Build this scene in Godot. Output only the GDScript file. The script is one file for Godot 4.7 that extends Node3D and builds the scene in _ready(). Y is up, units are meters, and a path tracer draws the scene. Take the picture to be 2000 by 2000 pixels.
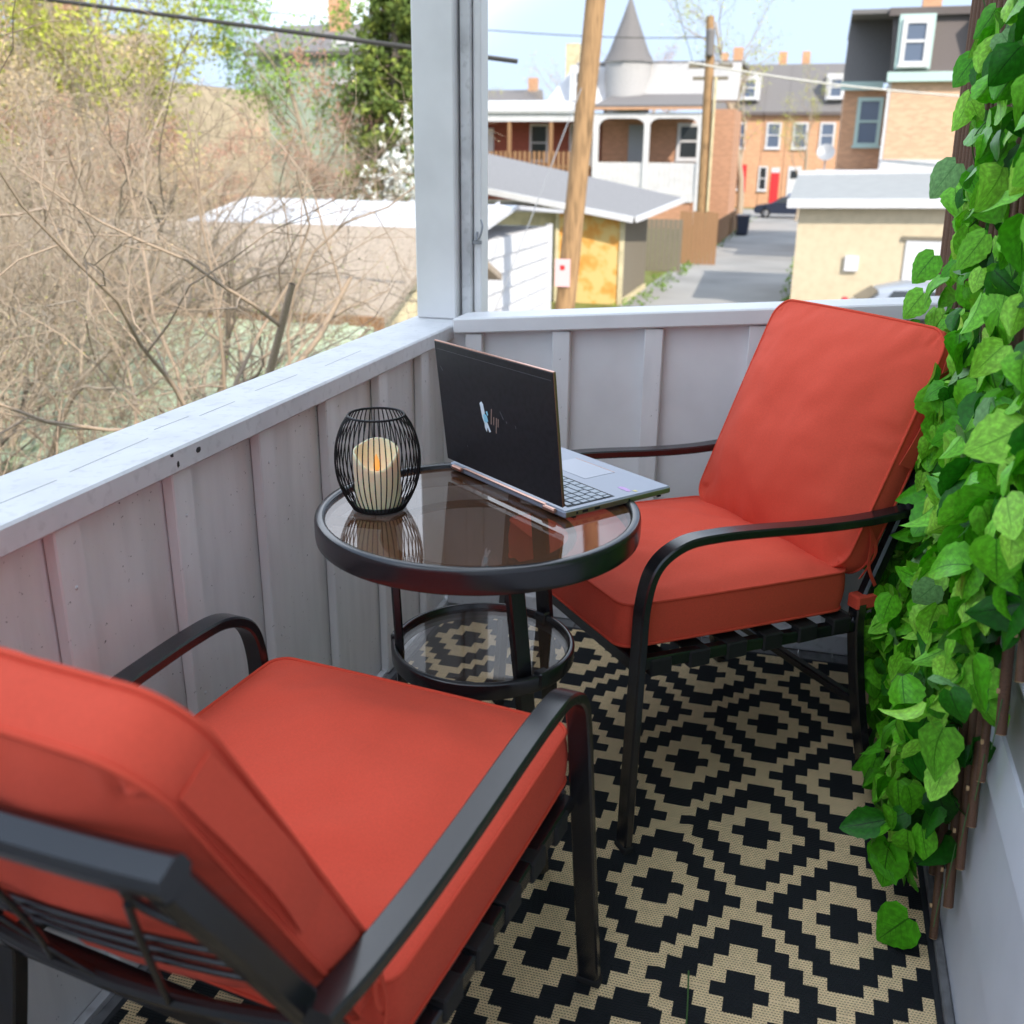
extends Node3D
# A covered second-floor porch with two cushioned chairs and a small glass table, seen along its length, with back gardens and a row of old houses beyond the railing.

var rng := RandomNumberGenerator.new()
var M := {}
var used := {}
const GROUND := -2.6


class MB:
	var v := PackedVector3Array()
	var n := PackedVector3Array()
	var t := PackedVector2Array()
	var ix := PackedInt32Array()

	# corners run counter-clockwise seen from outside
	func tri(a: Vector3, b: Vector3, c: Vector3) -> void:
		var m := (b - a).cross(c - a).normalized()
		var k := v.size()
		v.append_array(PackedVector3Array([a, b, c]))
		n.append_array(PackedVector3Array([m, m, m]))
		t.append_array(PackedVector2Array([Vector2(0, 0), Vector2(1, 0), Vector2(1, 1)]))
		ix.append_array(PackedInt32Array([k, k + 2, k + 1]))

	func quad(a: Vector3, b: Vector3, c: Vector3, d: Vector3) -> void:
		var m := (c - a).cross(d - b).normalized()
		var k := v.size()
		v.append_array(PackedVector3Array([a, b, c, d]))
		n.append_array(PackedVector3Array([m, m, m, m]))
		t.append_array(PackedVector2Array([Vector2(0, 1), Vector2(1, 1), Vector2(1, 0), Vector2(0, 0)]))
		ix.append_array(PackedInt32Array([k, k + 2, k + 1, k, k + 3, k + 2]))

	func oquad(a: Vector3, b: Vector3, c: Vector3, d: Vector3, out: Vector3) -> void:
		if (c - a).cross(d - b).dot(out) < 0.0:
			quad(a, d, c, b)
		else:
			quad(a, b, c, d)

	func otri(a: Vector3, b: Vector3, c: Vector3, out: Vector3) -> void:
		if (b - a).cross(c - a).dot(out) < 0.0:
			tri(a, c, b)
		else:
			tri(a, b, c)

	# a sheet of nu x nv points, p[j * nu + i]; its outside is (along i) x (along j)
	func grid(p: PackedVector3Array, nu: int, nv: int, wrap := false) -> void:
		var k := v.size()
		var m := PackedVector3Array()
		m.resize(p.size())
		var cols := nu if wrap else nu - 1
		for j in nv - 1:
			for i in cols:
				var i2 := (i + 1) % nu
				var a := j * nu + i
				var b := j * nu + i2
				var c := (j + 1) * nu + i2
				var d := (j + 1) * nu + i
				var f := (p[c] - p[a]).cross(p[d] - p[b])
				m[a] += f
				m[b] += f
				m[c] += f
				m[d] += f
				ix.append_array(PackedInt32Array([k + a, k + c, k + b, k + a, k + d, k + c]))
		for i in m.size():
			m[i] = m[i].normalized()
		v.append_array(p)
		n.append_array(m)
		for j in nv:
			for i in nu:
				t.append(Vector2(float(i) / maxf(1.0, nu - 1), float(j) / maxf(1.0, nv - 1)))

	func tube(path: PackedVector3Array, r0: float, r1: float, sides := 8, caps := true) -> void:
		var c := path.size()
		var p := PackedVector3Array()
		var tan := (path[1] - path[0]).normalized()
		var nn := tan.cross(Vector3.UP if absf(tan.y) < 0.9 else Vector3.RIGHT).normalized()
		var rings := []
		for j in c:
			var tg := (path[mini(j + 1, c - 1)] - path[maxi(j - 1, 0)]).normalized()
			nn = (nn - tg * nn.dot(tg)).normalized()
			var bb := tg.cross(nn)
			var r := lerpf(r0, r1, float(j) / (c - 1))
			var ring := PackedVector3Array()
			for s in sides:
				var a := TAU * s / sides
				ring.append(path[j] + (nn * cos(a) + bb * sin(a)) * r)
			p.append_array(ring)
			if j == 0 or j == c - 1:
				rings.append(ring)
		grid(p, sides, c, true)
		if caps:
			for s in sides:
				otri(path[0], rings[0][s], rings[0][(s + 1) % sides], path[0] - path[1])
				otri(path[c - 1], rings[1][s], rings[1][(s + 1) % sides], path[c - 1] - path[c - 2])

	func ring(center: Vector3, axis_x: Vector3, axis_y: Vector3, rad: float, r: float, seg := 48, sides := 8) -> void:
		var p := PackedVector3Array()
		var up := axis_x.cross(axis_y).normalized()
		for j in seg + 1:
			var a := TAU * j / seg
			var o := axis_x * cos(a) + axis_y * sin(a)
			for s in sides:
				var b := -TAU * s / sides
				p.append(center + o * (rad + r * cos(b)) + up * (r * sin(b)))
		grid(p, sides, seg + 1, true)

	# flat bar of width w (along side) and thickness th swept along a path
	func bar(path: PackedVector3Array, side: Vector3, w: float, th: float, bev := 0.003) -> void:
		var c := path.size()
		var a := w / 2
		var b := th / 2
		var sec := [Vector2(a, -b + bev), Vector2(a, b - bev), Vector2(a - bev, b), Vector2(-a + bev, b), Vector2(-a, b - bev), Vector2(-a, -b + bev), Vector2(-a + bev, -b), Vector2(a - bev, -b)]
		var us := PackedVector3Array()
		for j in c:
			var tg := (path[mini(j + 1, c - 1)] - path[maxi(j - 1, 0)]).normalized()
			us.append(tg.cross(side).normalized())
		for k in 8:
			var q: Vector2 = sec[k]
			var q2: Vector2 = sec[(k + 1) % 8]
			var p := PackedVector3Array()
			for j in c:
				p.append(path[j] + side * q.x + us[j] * q.y)
				p.append(path[j] + side * q2.x + us[j] * q2.y)
			grid(p, 2, c)
		for e in [0, c - 1]:
			var out: Vector3 = path[0] - path[1] if e == 0 else path[c - 1] - path[c - 2]
			for k in range(1, 7):
				var q0: Vector2 = sec[0]
				var q1: Vector2 = sec[k]
				var q2: Vector2 = sec[k + 1]
				otri(path[e] + side * q0.x + us[e] * q0.y, path[e] + side * q1.x + us[e] * q1.y, path[e] + side * q2.x + us[e] * q2.y, out)

	func box(xf: Transform3D, s: Vector3, b := 0.0) -> void:
		var h := s / 2
		var ax := [Vector3.RIGHT, Vector3.UP, Vector3.BACK]
		if b <= 0.0:
			for a in 3:
				for sg in [-1.0, 1.0]:
					var o: Vector3 = ax[a] * sg
					var u: Vector3 = ax[(a + 1) % 3]
					var w: Vector3 = ax[(a + 2) % 3]
					var q := []
					for k in [[-1, -1], [1, -1], [1, 1], [-1, 1]]:
						q.append(xf * ((o + u * k[0] + w * k[1]) * h))
					oquad(q[0], q[1], q[2], q[3], xf.basis * o)
			return
		var g := h - Vector3(b, b, b)
		for a in 3:
			for sg in [-1.0, 1.0]:
				var o: Vector3 = ax[a] * sg
				var u: Vector3 = ax[(a + 1) % 3]
				var w: Vector3 = ax[(a + 2) % 3]
				var q := []
				for k in [[-1, -1], [1, -1], [1, 1], [-1, 1]]:
					q.append(xf * (o * h + (u * k[0] + w * k[1]) * g))
				oquad(q[0], q[1], q[2], q[3], xf.basis * o)
				for sh in [-1.0, 1.0]:
					var u2: Vector3 = u * sh
					oquad(xf * (o * h + u2 * g - w * g), xf * (o * h + u2 * g + w * g), xf * (o * g + u2 * h + w * g), xf * (o * g + u2 * h - w * g), xf.basis * (o + u2))
		for sx in [-1.0, 1.0]:
			for sy in [-1.0, 1.0]:
				for sz in [-1.0, 1.0]:
					var d := Vector3(sx, sy, sz)
					otri(xf * Vector3(sx * h.x, sy * g.y, sz * g.z), xf * Vector3(sx * g.x, sy * h.y, sz * g.z), xf * Vector3(sx * g.x, sy * g.y, sz * h.z), xf.basis * d)

	func bx(x0: float, x1: float, y0: float, y1: float, z0: float, z1: float, b := 0.0) -> void:
		box(Transform3D(Basis(), Vector3(x0 + x1, y0 + y1, z0 + z1) / 2), Vector3(absf(x1 - x0), absf(y1 - y0), absf(z1 - z0)), b)

	func lathe(prof: PackedVector2Array, seg := 32, at := Vector3.ZERO) -> void:
		var p := PackedVector3Array()
		for q in prof:
			for s in seg:
				var a := TAU * s / seg
				p.append(at + Vector3(q.x * cos(a), q.y, -q.x * sin(a)))
		grid(p, seg, prof.size(), true)

	# outline in the XY plane (any winding), from z0 to z1, placed by xf
	func prism(poly: PackedVector2Array, z0: float, z1: float, xf := Transform3D()) -> void:
		var tr := Geometry2D.triangulate_polygon(poly)
		for k in range(0, tr.size(), 3):
			var a := poly[tr[k]]
			var b := poly[tr[k + 1]]
			var c := poly[tr[k + 2]]
			otri(xf * Vector3(a.x, a.y, z1), xf * Vector3(b.x, b.y, z1), xf * Vector3(c.x, c.y, z1), xf.basis * Vector3(0, 0, z1 - z0))
			otri(xf * Vector3(a.x, a.y, z0), xf * Vector3(b.x, b.y, z0), xf * Vector3(c.x, c.y, z0), xf.basis * Vector3(0, 0, z0 - z1))
		var ccw := not Geometry2D.is_polygon_clockwise(poly)
		for k in poly.size():
			var a := poly[k]
			var b := poly[(k + 1) % poly.size()]
			var e := b - a
			var out := Vector3(e.y, -e.x, 0) * (1.0 if ccw else -1.0)
			oquad(xf * Vector3(a.x, a.y, z0), xf * Vector3(b.x, b.y, z0), xf * Vector3(b.x, b.y, z1), xf * Vector3(a.x, a.y, z1), xf.basis * out)

	func mesh() -> ArrayMesh:
		var arr := []
		arr.resize(Mesh.ARRAY_MAX)
		arr[Mesh.ARRAY_VERTEX] = v
		arr[Mesh.ARRAY_NORMAL] = n
		arr[Mesh.ARRAY_TEX_UV] = t
		arr[Mesh.ARRAY_INDEX] = ix
		var m := ArrayMesh.new()
		m.add_surface_from_arrays(Mesh.PRIMITIVE_TRIANGLES, arr)
		return m


func numbered(called: String) -> String:
	if not used.has(called):
		used[called] = 0
		return called
	used[called] += 1
	return "%s_%03d" % [called, used[called]]


func tag(o: Node3D, label: String, category: String, group := "") -> Node3D:
	o.set_meta("label", label)
	o.set_meta("category", category)
	if group:
		o.set_meta("group", group)
	return o


func thing(called: String, label: String, category: String, at := Vector3.ZERO, turn := 0.0, group := "") -> Node3D:
	var o := Node3D.new()
	o.name = numbered(called)
	add_child(o)
	o.position = at
	o.rotation.y = turn
	tag(o, label, category, group)
	return o


func put(called: String, mesh: Mesh, m: Material, parent: Node3D, xf := Transform3D()) -> MeshInstance3D:
	var o := MeshInstance3D.new()
	o.mesh = mesh
	o.material_override = m
	o.name = called
	parent.add_child(o, true)
	o.transform = xf
	return o


func part(called: String, mb: MB, m: Material, parent: Node3D) -> MeshInstance3D:
	return put(called, mb.mesh(), m, parent)


func solo(called: String, mb: MB, m: Material, label: String, category: String, group := "") -> MeshInstance3D:
	var o := put(numbered(called), mb.mesh(), m, self)
	tag(o, label, category, group)
	return o


func structure(called: String, mb: MB, m: Material) -> MeshInstance3D:
	var o := put(numbered(called), mb.mesh(), m, self)
	o.set_meta("kind", "structure")
	return o


func boxpart(called: String, m: Material, parent: Node3D, x0: float, x1: float, y0: float, y1: float, z0: float, z1: float, b := 0.0) -> MeshInstance3D:
	var mb := MB.new()
	mb.bx(x0, x1, y0, y1, z0, z1, b)
	return part(called, mb, m, parent)


func smooth(pts: PackedVector3Array, n: int) -> PackedVector3Array:
	var c := Curve3D.new()
	var k := pts.size()
	for i in k:
		var d := (pts[mini(i + 1, k - 1)] - pts[maxi(i - 1, 0)]) / 6.0
		c.add_point(pts[i], -d, d)
	var out := PackedVector3Array()
	for i in n + 1:
		var u := float(i) / n * (k - 1)
		out.append(c.samplef(u))
	return out


func smat(lin: Color, rough := 0.7, metal := 0.0, spec := 0.5) -> StandardMaterial3D:
	var m := StandardMaterial3D.new()
	m.albedo_color = lin.linear_to_srgb()
	m.roughness = rough
	m.metallic = metal
	m.metallic_specular = spec
	return m


func ramp(stops: Array) -> Gradient:
	var g := Gradient.new()
	var o := PackedFloat32Array()
	var c := PackedColorArray()
	for s in stops:
		o.append(s[0])
		c.append(s[1] if s[1] is Color else Color(s[1], s[1], s[1]))
	g.offsets = o
	g.colors = c
	return g


func ntex(size: int, freq: float, octaves: int, stops: Array, kind := FastNoiseLite.TYPE_SIMPLEX_SMOOTH, seed_ := 1) -> NoiseTexture2D:
	var f := FastNoiseLite.new()
	f.noise_type = kind
	f.seed = seed_
	f.frequency = freq
	f.fractal_octaves = octaves
	if octaves == 1:
		f.fractal_type = FastNoiseLite.FRACTAL_NONE
	var t := NoiseTexture2D.new()
	t.width = size
	t.height = size
	t.seamless = true
	t.seamless_blend_skirt = 0.15
	t.noise = f
	t.color_ramp = ramp(stops)
	return t


func tri(m: StandardMaterial3D, tex: Texture2D, scale: float, world := true) -> StandardMaterial3D:
	m.albedo_texture = tex
	m.uv1_triplanar = true
	m.uv1_world_triplanar = world
	m.uv1_scale = Vector3.ONE * scale
	return m


func set_camera_and_light() -> void:
	var cam := Camera3D.new()
	cam.name = "camera"
	add_child(cam)
	cam.transform = Transform3D(Basis(Vector3(0.9590, 0.0082, -0.2835), Vector3(-0.1021, 0.9426, -0.3179), Vector3(0.2646, 0.3338, 0.9048)).orthonormalized(), Vector3(0, 1.3, 0))
	var lens := CameraAttributesPhysical.new()
	lens.frustum_focal_length = 23.64
	lens.frustum_near = 0.05
	lens.frustum_far = 600.0
	lens.frustum_focus_distance = 1.95
	lens.exposure_aperture = 3.3
	cam.attributes = lens
	cam.fov = 53.82
	cam.far = 600.0
	cam.near = 0.05
	cam.current = true

	var sun := DirectionalLight3D.new()
	sun.name = "sun"
	add_child(sun)
	# from behind the camera and to the right, over the house
	var from := Vector3(0.55, 0.62, 0.57).normalized()
	sun.look_at_from_position(from * 10.0, Vector3.ZERO, Vector3.UP)
	sun.light_energy = 0.66
	sun.light_color = Color(1.0, 0.96, 0.9)
	sun.light_angular_distance = 0.6
	sun.shadow_enabled = true

	var e := Environment.new()
	e.background_mode = Environment.BG_SKY
	var s := ProceduralSkyMaterial.new()
	s.sky_top_color = Color(0.54, 0.605, 0.69)
	s.sky_horizon_color = Color(0.557, 0.615, 0.685)
	s.sky_curve = 0.12
	s.ground_bottom_color = Color(0.35, 0.33, 0.28)
	s.ground_horizon_color = Color(0.6, 0.62, 0.62)
	s.sun_angle_max = 20.0
	s.sky_energy_multiplier = 1.0
	s.sky_cover = ntex(1024, 0.004, 5, [[0.0, Color(0, 0, 0, 0)], [0.34, Color(0, 0, 0, 0)], [0.60, Color(0.72, 0.72, 0.72, 0.75)], [1.0, Color(0.95, 0.95, 0.95, 1.0)]], FastNoiseLite.TYPE_SIMPLEX_SMOOTH, 31)
	s.sky_cover_modulate = Color(1, 1, 1, 1.0)
	var sky := Sky.new()
	sky.sky_material = s
	e.sky = sky
	e.background_energy_multiplier = 1.0
	e.tonemap_mode = Environment.TONE_MAPPER_LINEAR
	e.tonemap_exposure = 3.1
	e.sdfgi_enabled = true
	e.ssao_enabled = true
	e.ssil_enabled = true
	var we := WorldEnvironment.new()
	we.name = "environment"
	we.environment = e
	add_child(we)


func rug_textures() -> Array:
	var n := 896
	var col := PackedByteArray()
	col.resize(n * n * 3)
	var hgt := PackedByteArray()
	hgt.resize(n * n)
	var f := FastNoiseLite.new()
	f.seed = 3
	f.frequency = 0.02
	var at := 0
	for y in n:
		var cj := float(y) / 64.0
		var row := y / 11           # one row of weave is 11 texels deep
		var ry := (y % 11) / 11.0
		for x in n:
			var ci := float(x) / 64.0
			# a step runs on whole weave cells
			var dark := false
			for c in 5:
				var ox: float = [0.0, 14.0, 0.0, 14.0, 7.0][c]
				var oy: float = [0.0, 0.0, 14.0, 14.0, 7.0][c]
				var dx := absf(ci - ox)
				var dy := absf(cj - oy)
				var r := int(dy + 0.5)
				if r > 5:
					continue
				if r == 0:
					if dx < 2.0 or (dx >= 4.0 and dx < 6.4):
						dark = true
				elif r == 1:
					if dx < 1.0 or (dx >= 3.0 and dx < 5.2):
						dark = true
				elif dx >= 4.0 - r and dx < 6.2 - int(dy + 0.42) and r <= 3:
					dark = true
				elif r > 3 and dx < 6.2 - int(dy + 0.42):
					dark = true
			# weave: short straws lying across, each row shifted by half a straw
			var u := fposmod((x + (7 if row % 2 else 0)) / 14.0, 1.0)
			var gap := (u < 0.62 and ry > 0.72)
			var k := f.get_noise_2d(x, y) * 0.06
			var h := sin(ry * PI) * 0.7 + 0.3 * sin(u * PI)
			var c3: Vector3
			if dark:
				c3 = Vector3(0.105, 0.118, 0.130) * (1.0 + k + (0.10 if ry > 0.3 and ry < 0.6 else 0.0))
			else:
				c3 = Vector3(0.93, 0.825, 0.645) * (1.0 + k)
				if gap:
					c3 *= 0.40
			col[at * 3] = int(clampf(c3.x, 0, 1) * 255)
			col[at * 3 + 1] = int(clampf(c3.y, 0, 1) * 255)
			col[at * 3 + 2] = int(clampf(c3.z, 0, 1) * 255)
			hgt[at] = int(clampf(h * (0.55 if gap else 1.0), 0, 1) * 255)
			at += 1
	var a := ImageTexture.create_from_image(Image.create_from_data(n, n, false, Image.FORMAT_RGB8, col))
	var b := ImageTexture.create_from_image(Image.create_from_data(n, n, false, Image.FORMAT_L8, hgt))
	return [a, b]


func brick_texture() -> ImageTexture:
	# eight courses of four bricks, each a little different, with pale joints
	var n := 256
	var im := Image.create(n, n, false, Image.FORMAT_RGB8)
	var r := RandomNumberGenerator.new()
	r.seed = 14
	var tone := []
	for k in 24 * 8:
		tone.append(r.randf_range(0.88, 1.0))
	for y in n:
		var row := y * 24 / n
		var fy := fposmod(y * 24.0 / n, 1.0)
		for x in n:
			var q := x * 7.0 / n + (0.5 if row % 2 else 0.0)
			var fx := fposmod(q, 1.0)
			var c: float = tone[(row * 7 + int(q) % 7) % tone.size()]
			if fy < 0.16 or fx < 0.06:
				im.set_pixel(x, y, Color(0.94, 0.96, 0.98))
			else:
				im.set_pixel(x, y, Color(c, c * 0.97, c * 0.94))
	return ImageTexture.create_from_image(im)


func leaf_texture(base: Color, vein: Color, seed_: int) -> ImageTexture:
	var n := 192
	var im := Image.create(n, n, false, Image.FORMAT_RGB8)
	var f := FastNoiseLite.new()
	f.seed = seed_
	f.frequency = 0.03
	for y in n:
		for x in n:
			var u := absf(x / float(n) - 0.5) * 2.0
			var v := y / float(n)
			var c := base * (1.0 + f.get_noise_2d(x, y) * 0.22)
			var w := 0.0
			if u < 0.025 + 0.02 * (1.0 - v):
				w = 0.8
			# side veins run forward from the midrib
			var q := fposmod((v - u * 0.42) * 6.5, 1.0)
			if v - u * 0.42 > 0.02 and v < 0.9 and absf(q - 0.5) < 0.055 * (1.0 - u * 0.7) and u < 0.85:
				w = maxf(w, 0.55 * (1.0 - u))
			c = c.lerp(vein, w)
			im.set_pixel(x, y, c)
	return ImageTexture.create_from_image(im)


func make_materials() -> void:
	var soft := ntex(512, 0.008, 4, [[0.0, 0.80], [0.5, 0.94], [1.0, 1.0]], FastNoiseLite.TYPE_SIMPLEX_SMOOTH, 2)
	var faint := ntex(512, 0.01, 4, [[0.0, 0.93], [0.5, 0.975], [1.0, 1.0]], FastNoiseLite.TYPE_SIMPLEX_SMOOTH, 3)
	var grain := ntex(512, 0.06, 3, [[0.0, 0.7], [0.5, 0.9], [1.0, 1.0]], FastNoiseLite.TYPE_SIMPLEX_SMOOTH, 4)
	var fine := ntex(512, 0.25, 2, [[0.0, 0.0], [1.0, 1.0]], FastNoiseLite.TYPE_SIMPLEX_SMOOTH, 6)
	var specks := ntex(1024, 0.035, 3, [[0.0, Color(0.16, 0.15, 0.14, 1)], [0.085, Color(0.25, 0.23, 0.2, 0.55)], [0.105, Color(0.5, 0.46, 0.42, 0.0)], [1.0, Color(0.5, 0.46, 0.42, 0.0)]], FastNoiseLite.TYPE_SIMPLEX_SMOOTH, 11)
	var grime := ntex(1024, 0.01, 5, [[0.0, Color(0.40, 0.38, 0.36, 0.35)], [0.22, Color(0.46, 0.44, 0.42, 0.16)], [0.38, Color(0.45, 0.42, 0.4, 0.0)], [1.0, Color(0.45, 0.42, 0.4, 0.0)]], FastNoiseLite.TYPE_SIMPLEX_SMOOTH, 17)

	# painted timber of the porch: pale lavender grey, chipped and speckled
	var p := tri(smat(Color(0.80, 0.785, 0.775), 0.55), faint, 0.9)
	p.uv1_scale = Vector3(3.0, 0.5, 3.0)
	p.detail_enabled = true
	p.detail_albedo = specks
	p.detail_uv_layer = BaseMaterial3D.DETAIL_UV_2
	p.uv2_triplanar = true
	p.uv2_world_triplanar = true
	p.uv2_scale = Vector3.ONE * 1.7
	p.heightmap_enabled = true
	p.heightmap_texture = grain
	p.heightmap_scale = 0.05
	M.paint = p
	M.paint_clean = tri(smat(Color(0.80, 0.785, 0.78), 0.5), faint, 0.7)
	var g := tri(smat(Color(0.72, 0.715, 0.72), 0.6), soft, 1.3)
	g.detail_enabled = true
	g.detail_albedo = grime
	g.detail_uv_layer = BaseMaterial3D.DETAIL_UV_2
	g.uv2_triplanar = true
	g.uv2_world_triplanar = true
	g.uv2_scale = Vector3.ONE * 2.3
	M.paint_worn = g
	var pc: StandardMaterial3D = g.duplicate()
	pc.albedo_texture = faint
	pc.detail_albedo = ntex(1024, 0.012, 5, [[0.0, Color(0.45, 0.44, 0.43, 0.22)], [0.25, Color(0.5, 0.49, 0.48, 0.10)], [0.38, Color(0.5, 0.49, 0.48, 0.0)], [1.0, Color(0.5, 0.49, 0.48, 0.0)]], FastNoiseLite.TYPE_SIMPLEX_SMOOTH, 19)
	M.paint_cap = pc
	M.siding_white = tri(smat(Color(0.78, 0.80, 0.86), 0.45), faint, 0.6)
	M.siding_grey = tri(smat(Color(0.42, 0.42, 0.41), 0.55), soft, 0.8)
	M.deck = tri(smat(Color(0.20, 0.20, 0.205), 0.65), grain, 0.8)
	M.nail = smat(Color(0.03, 0.03, 0.03), 0.6)

	var rt := rug_textures()
	var r := smat(Color(1, 1, 1), 0.8, 0.0, 0.35)
	r.albedo_texture = rt[0]
	r.heightmap_enabled = true
	r.heightmap_texture = rt[1]
	r.heightmap_scale = 0.12
	M.rug = r
	M.rug_binding = smat(Color(0.02, 0.022, 0.026), 0.75)

	# cushion cloth
	var cloth := ntex(512, 0.45, 1, [[0.0, 0.94], [1.0, 1.0]], FastNoiseLite.TYPE_VALUE, 21)
	var c := tri(smat(Color(0.78, 0.098, 0.055), 0.82, 0.0, 0.3), cloth, 3.0, false)
	c.rim_enabled = true
	c.rim = 0.25
	c.rim_tint = 0.6
	c.heightmap_enabled = true
	c.heightmap_texture = fine
	c.heightmap_scale = 0.005
	M.cloth = c
	M.cloth_seam = smat(Color(0.69, 0.084, 0.046), 0.85, 0.0, 0.3)
	M.tag_white = smat(Color(0.8, 0.8, 0.78), 0.7)

	# dark powder-coated steel
	var st := smat(Color(0.012, 0.0125, 0.015), 0.24, 0.0, 0.62)
	st.heightmap_enabled = true
	st.heightmap_texture = fine
	st.heightmap_scale = 0.006
	st.uv1_triplanar = true
	st.uv1_scale = Vector3.ONE * 6.0
	M.steel = st
	M.webbing = smat(Color(0.012, 0.012, 0.013), 0.7)
	M.rubber = smat(Color(0.01, 0.01, 0.01), 0.8)

	var gl := smat(Color(0.11, 0.046, 0.018), 0.02, 0.0, 0.42)
	gl.transparency = BaseMaterial3D.TRANSPARENCY_ALPHA
	gl.albedo_color.a = 0.46
	M.tinted_glass = gl
	var gs := smat(Color(0.085, 0.038, 0.016), 0.03, 0.0, 0.25)
	gs.transparency = BaseMaterial3D.TRANSPARENCY_ALPHA
	gs.albedo_color.a = 0.16
	M.shelf_glass = gs
	M.wire = smat(Color(0.006, 0.006, 0.007), 0.5, 0.0, 0.4)
	var wax := smat(Color(0.88, 0.78, 0.52), 0.5)
	wax.subsurf_scatter_enabled = true
	wax.subsurf_scatter_strength = 0.5
	M.wax = wax
	var fl := smat(Color(0.9, 0.5, 0.15), 0.5)
	fl.emission_enabled = true
	fl.emission = Color(1.0, 0.55, 0.12)
	fl.emission_energy_multiplier = 0.16
	M.flame = fl

	# laptop
	var lid := tri(smat(Color(0.022, 0.021, 0.026), 0.42, 0.25, 0.5), grain, 2.0, false)
	M.lid = lid
	M.copper = smat(Color(0.55, 0.30, 0.22), 0.32, 0.9)
	M.copper_dull = smat(Color(0.38, 0.27, 0.22), 0.45, 0.4)
	M.laptop_deck = smat(Color(0.30, 0.33, 0.40), 0.36, 0.3)
	M.key_gap = smat(Color(0.012, 0.014, 0.02), 0.6)
	M.key = smat(Color(0.42, 0.46, 0.52), 0.5, 0.1)
	M.touchpad = smat(Color(0.36, 0.39, 0.46), 0.3, 0.3)
	M.screen = smat(Color(0.008, 0.008, 0.009), 0.12)
	M.sticker_blue = smat(Color(0.30, 0.66, 0.80), 0.5)
	M.sticker_white = smat(Color(0.75, 0.84, 0.88), 0.5)
	M.sticker_purple = smat(Color(0.62, 0.36, 0.72), 0.5)
	M.sticker_yellow = smat(Color(0.85, 0.72, 0.25), 0.5)
	M.scratch = smat(Color(0.10, 0.10, 0.11), 0.5)
	M.port = smat(Color(0.01, 0.01, 0.012), 0.5)
	M.brass_edge = smat(Color(0.42, 0.36, 0.22), 0.35, 0.8)

	# ivy
	M.leaves = []
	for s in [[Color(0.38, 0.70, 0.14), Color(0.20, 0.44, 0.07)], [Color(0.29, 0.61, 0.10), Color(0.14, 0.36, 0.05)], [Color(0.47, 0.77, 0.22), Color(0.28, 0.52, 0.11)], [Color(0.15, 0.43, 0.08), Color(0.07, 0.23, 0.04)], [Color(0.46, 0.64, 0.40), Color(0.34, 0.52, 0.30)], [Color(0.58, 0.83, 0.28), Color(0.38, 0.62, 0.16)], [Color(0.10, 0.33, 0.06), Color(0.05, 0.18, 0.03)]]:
		var lm := StandardMaterial3D.new()
		lm.albedo_texture = leaf_texture(s[0], s[1], 31 + M.leaves.size())
		lm.roughness = [0.42, 0.36, 0.5, 0.4, 0.55, 0.46, 0.4][M.leaves.size()]
		lm.metallic_specular = 0.36
		lm.backlight_enabled = true
		lm.backlight = Color(0.45, 0.6, 0.25)
		M.leaves.append(lm)
	M.vine = smat(Color(0.05, 0.13, 0.03), 0.6)
	M.willow = tri(smat(Color(0.15, 0.07, 0.035), 0.65), grain, 8.0)
	M.willow_end = smat(Color(0.50, 0.32, 0.16), 0.8)

	# far things
	M.grass = tri(smat(Color(0.16, 0.17, 0.07), 0.95), ntex(512, 0.02, 5, [[0.0, Color(0.75, 0.62, 0.5)], [0.5, Color(0.9, 0.95, 0.6)], [1.0, Color(1, 1, 1)]], FastNoiseLite.TYPE_SIMPLEX_SMOOTH, 41), 0.12)
	M.asphalt = tri(smat(Color(0.31, 0.305, 0.295), 0.9), ntex(512, 0.008, 5, [[0.0, 0.82], [0.5, 0.93], [1.0, 1.0]], FastNoiseLite.TYPE_SIMPLEX_SMOOTH, 42), 0.06)
	M.bark = tri(smat(Color(0.47, 0.385, 0.29), 0.9), grain, 3.0)
	M.bark_red = tri(smat(Color(0.44, 0.335, 0.245), 0.9), grain, 3.0)
	M.bark_dark = tri(smat(Color(0.22, 0.18, 0.135), 0.9), grain, 3.0)
	M.bud_yellow = leafmat(Color(0.42, 0.46, 0.07))
	M.bud_green = leafmat(Color(0.22, 0.36, 0.05))
	M.bud_tan = leafmat(Color(0.52, 0.40, 0.24))
	M.bud_pink = leafmat(Color(0.45, 0.25, 0.19))
	M.conifer = leafmat(Color(0.10, 0.15, 0.035))
	M.conifer_light = leafmat(Color(0.20, 0.25, 0.05))
	M.petal = leafmat(Color(0.78, 0.80, 0.76))
	M.ground_leaf = leafmat(Color(0.14, 0.24, 0.04))
	var courses := brick_texture()
	M.brick = tri(smat(Color(0.50, 0.28, 0.18), 0.9), courses, 0.62)
	M.brick_orange = tri(smat(Color(0.60, 0.35, 0.215), 0.9), courses, 0.62)
	M.brick_peach = tri(smat(Color(0.66, 0.45, 0.315), 0.9), courses, 0.62)
	M.brick_red = tri(smat(Color(0.30, 0.09, 0.06), 0.9), courses, 0.62)
	M.slate = tri(smat(Color(0.20, 0.19, 0.19), 0.85), grain, 0.7)
	M.slate_brown = tri(smat(Color(0.145, 0.12, 0.115), 0.85), grain, 0.9)
	M.shingle = tri(smat(Color(0.50, 0.49, 0.49), 0.85), grain, 0.5)
	M.white = tri(smat(Color(0.60, 0.60, 0.62), 0.6), faint, 0.3)
	M.white_roof = tri(smat(Color(0.55, 0.56, 0.60), 0.5), faint, 0.2)
	M.mint_trim = smat(Color(0.42, 0.56, 0.53), 0.6)
	M.mint_roof = tri(smat(Color(0.50, 0.60, 0.40), 0.6), grain, 0.25)
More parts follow.
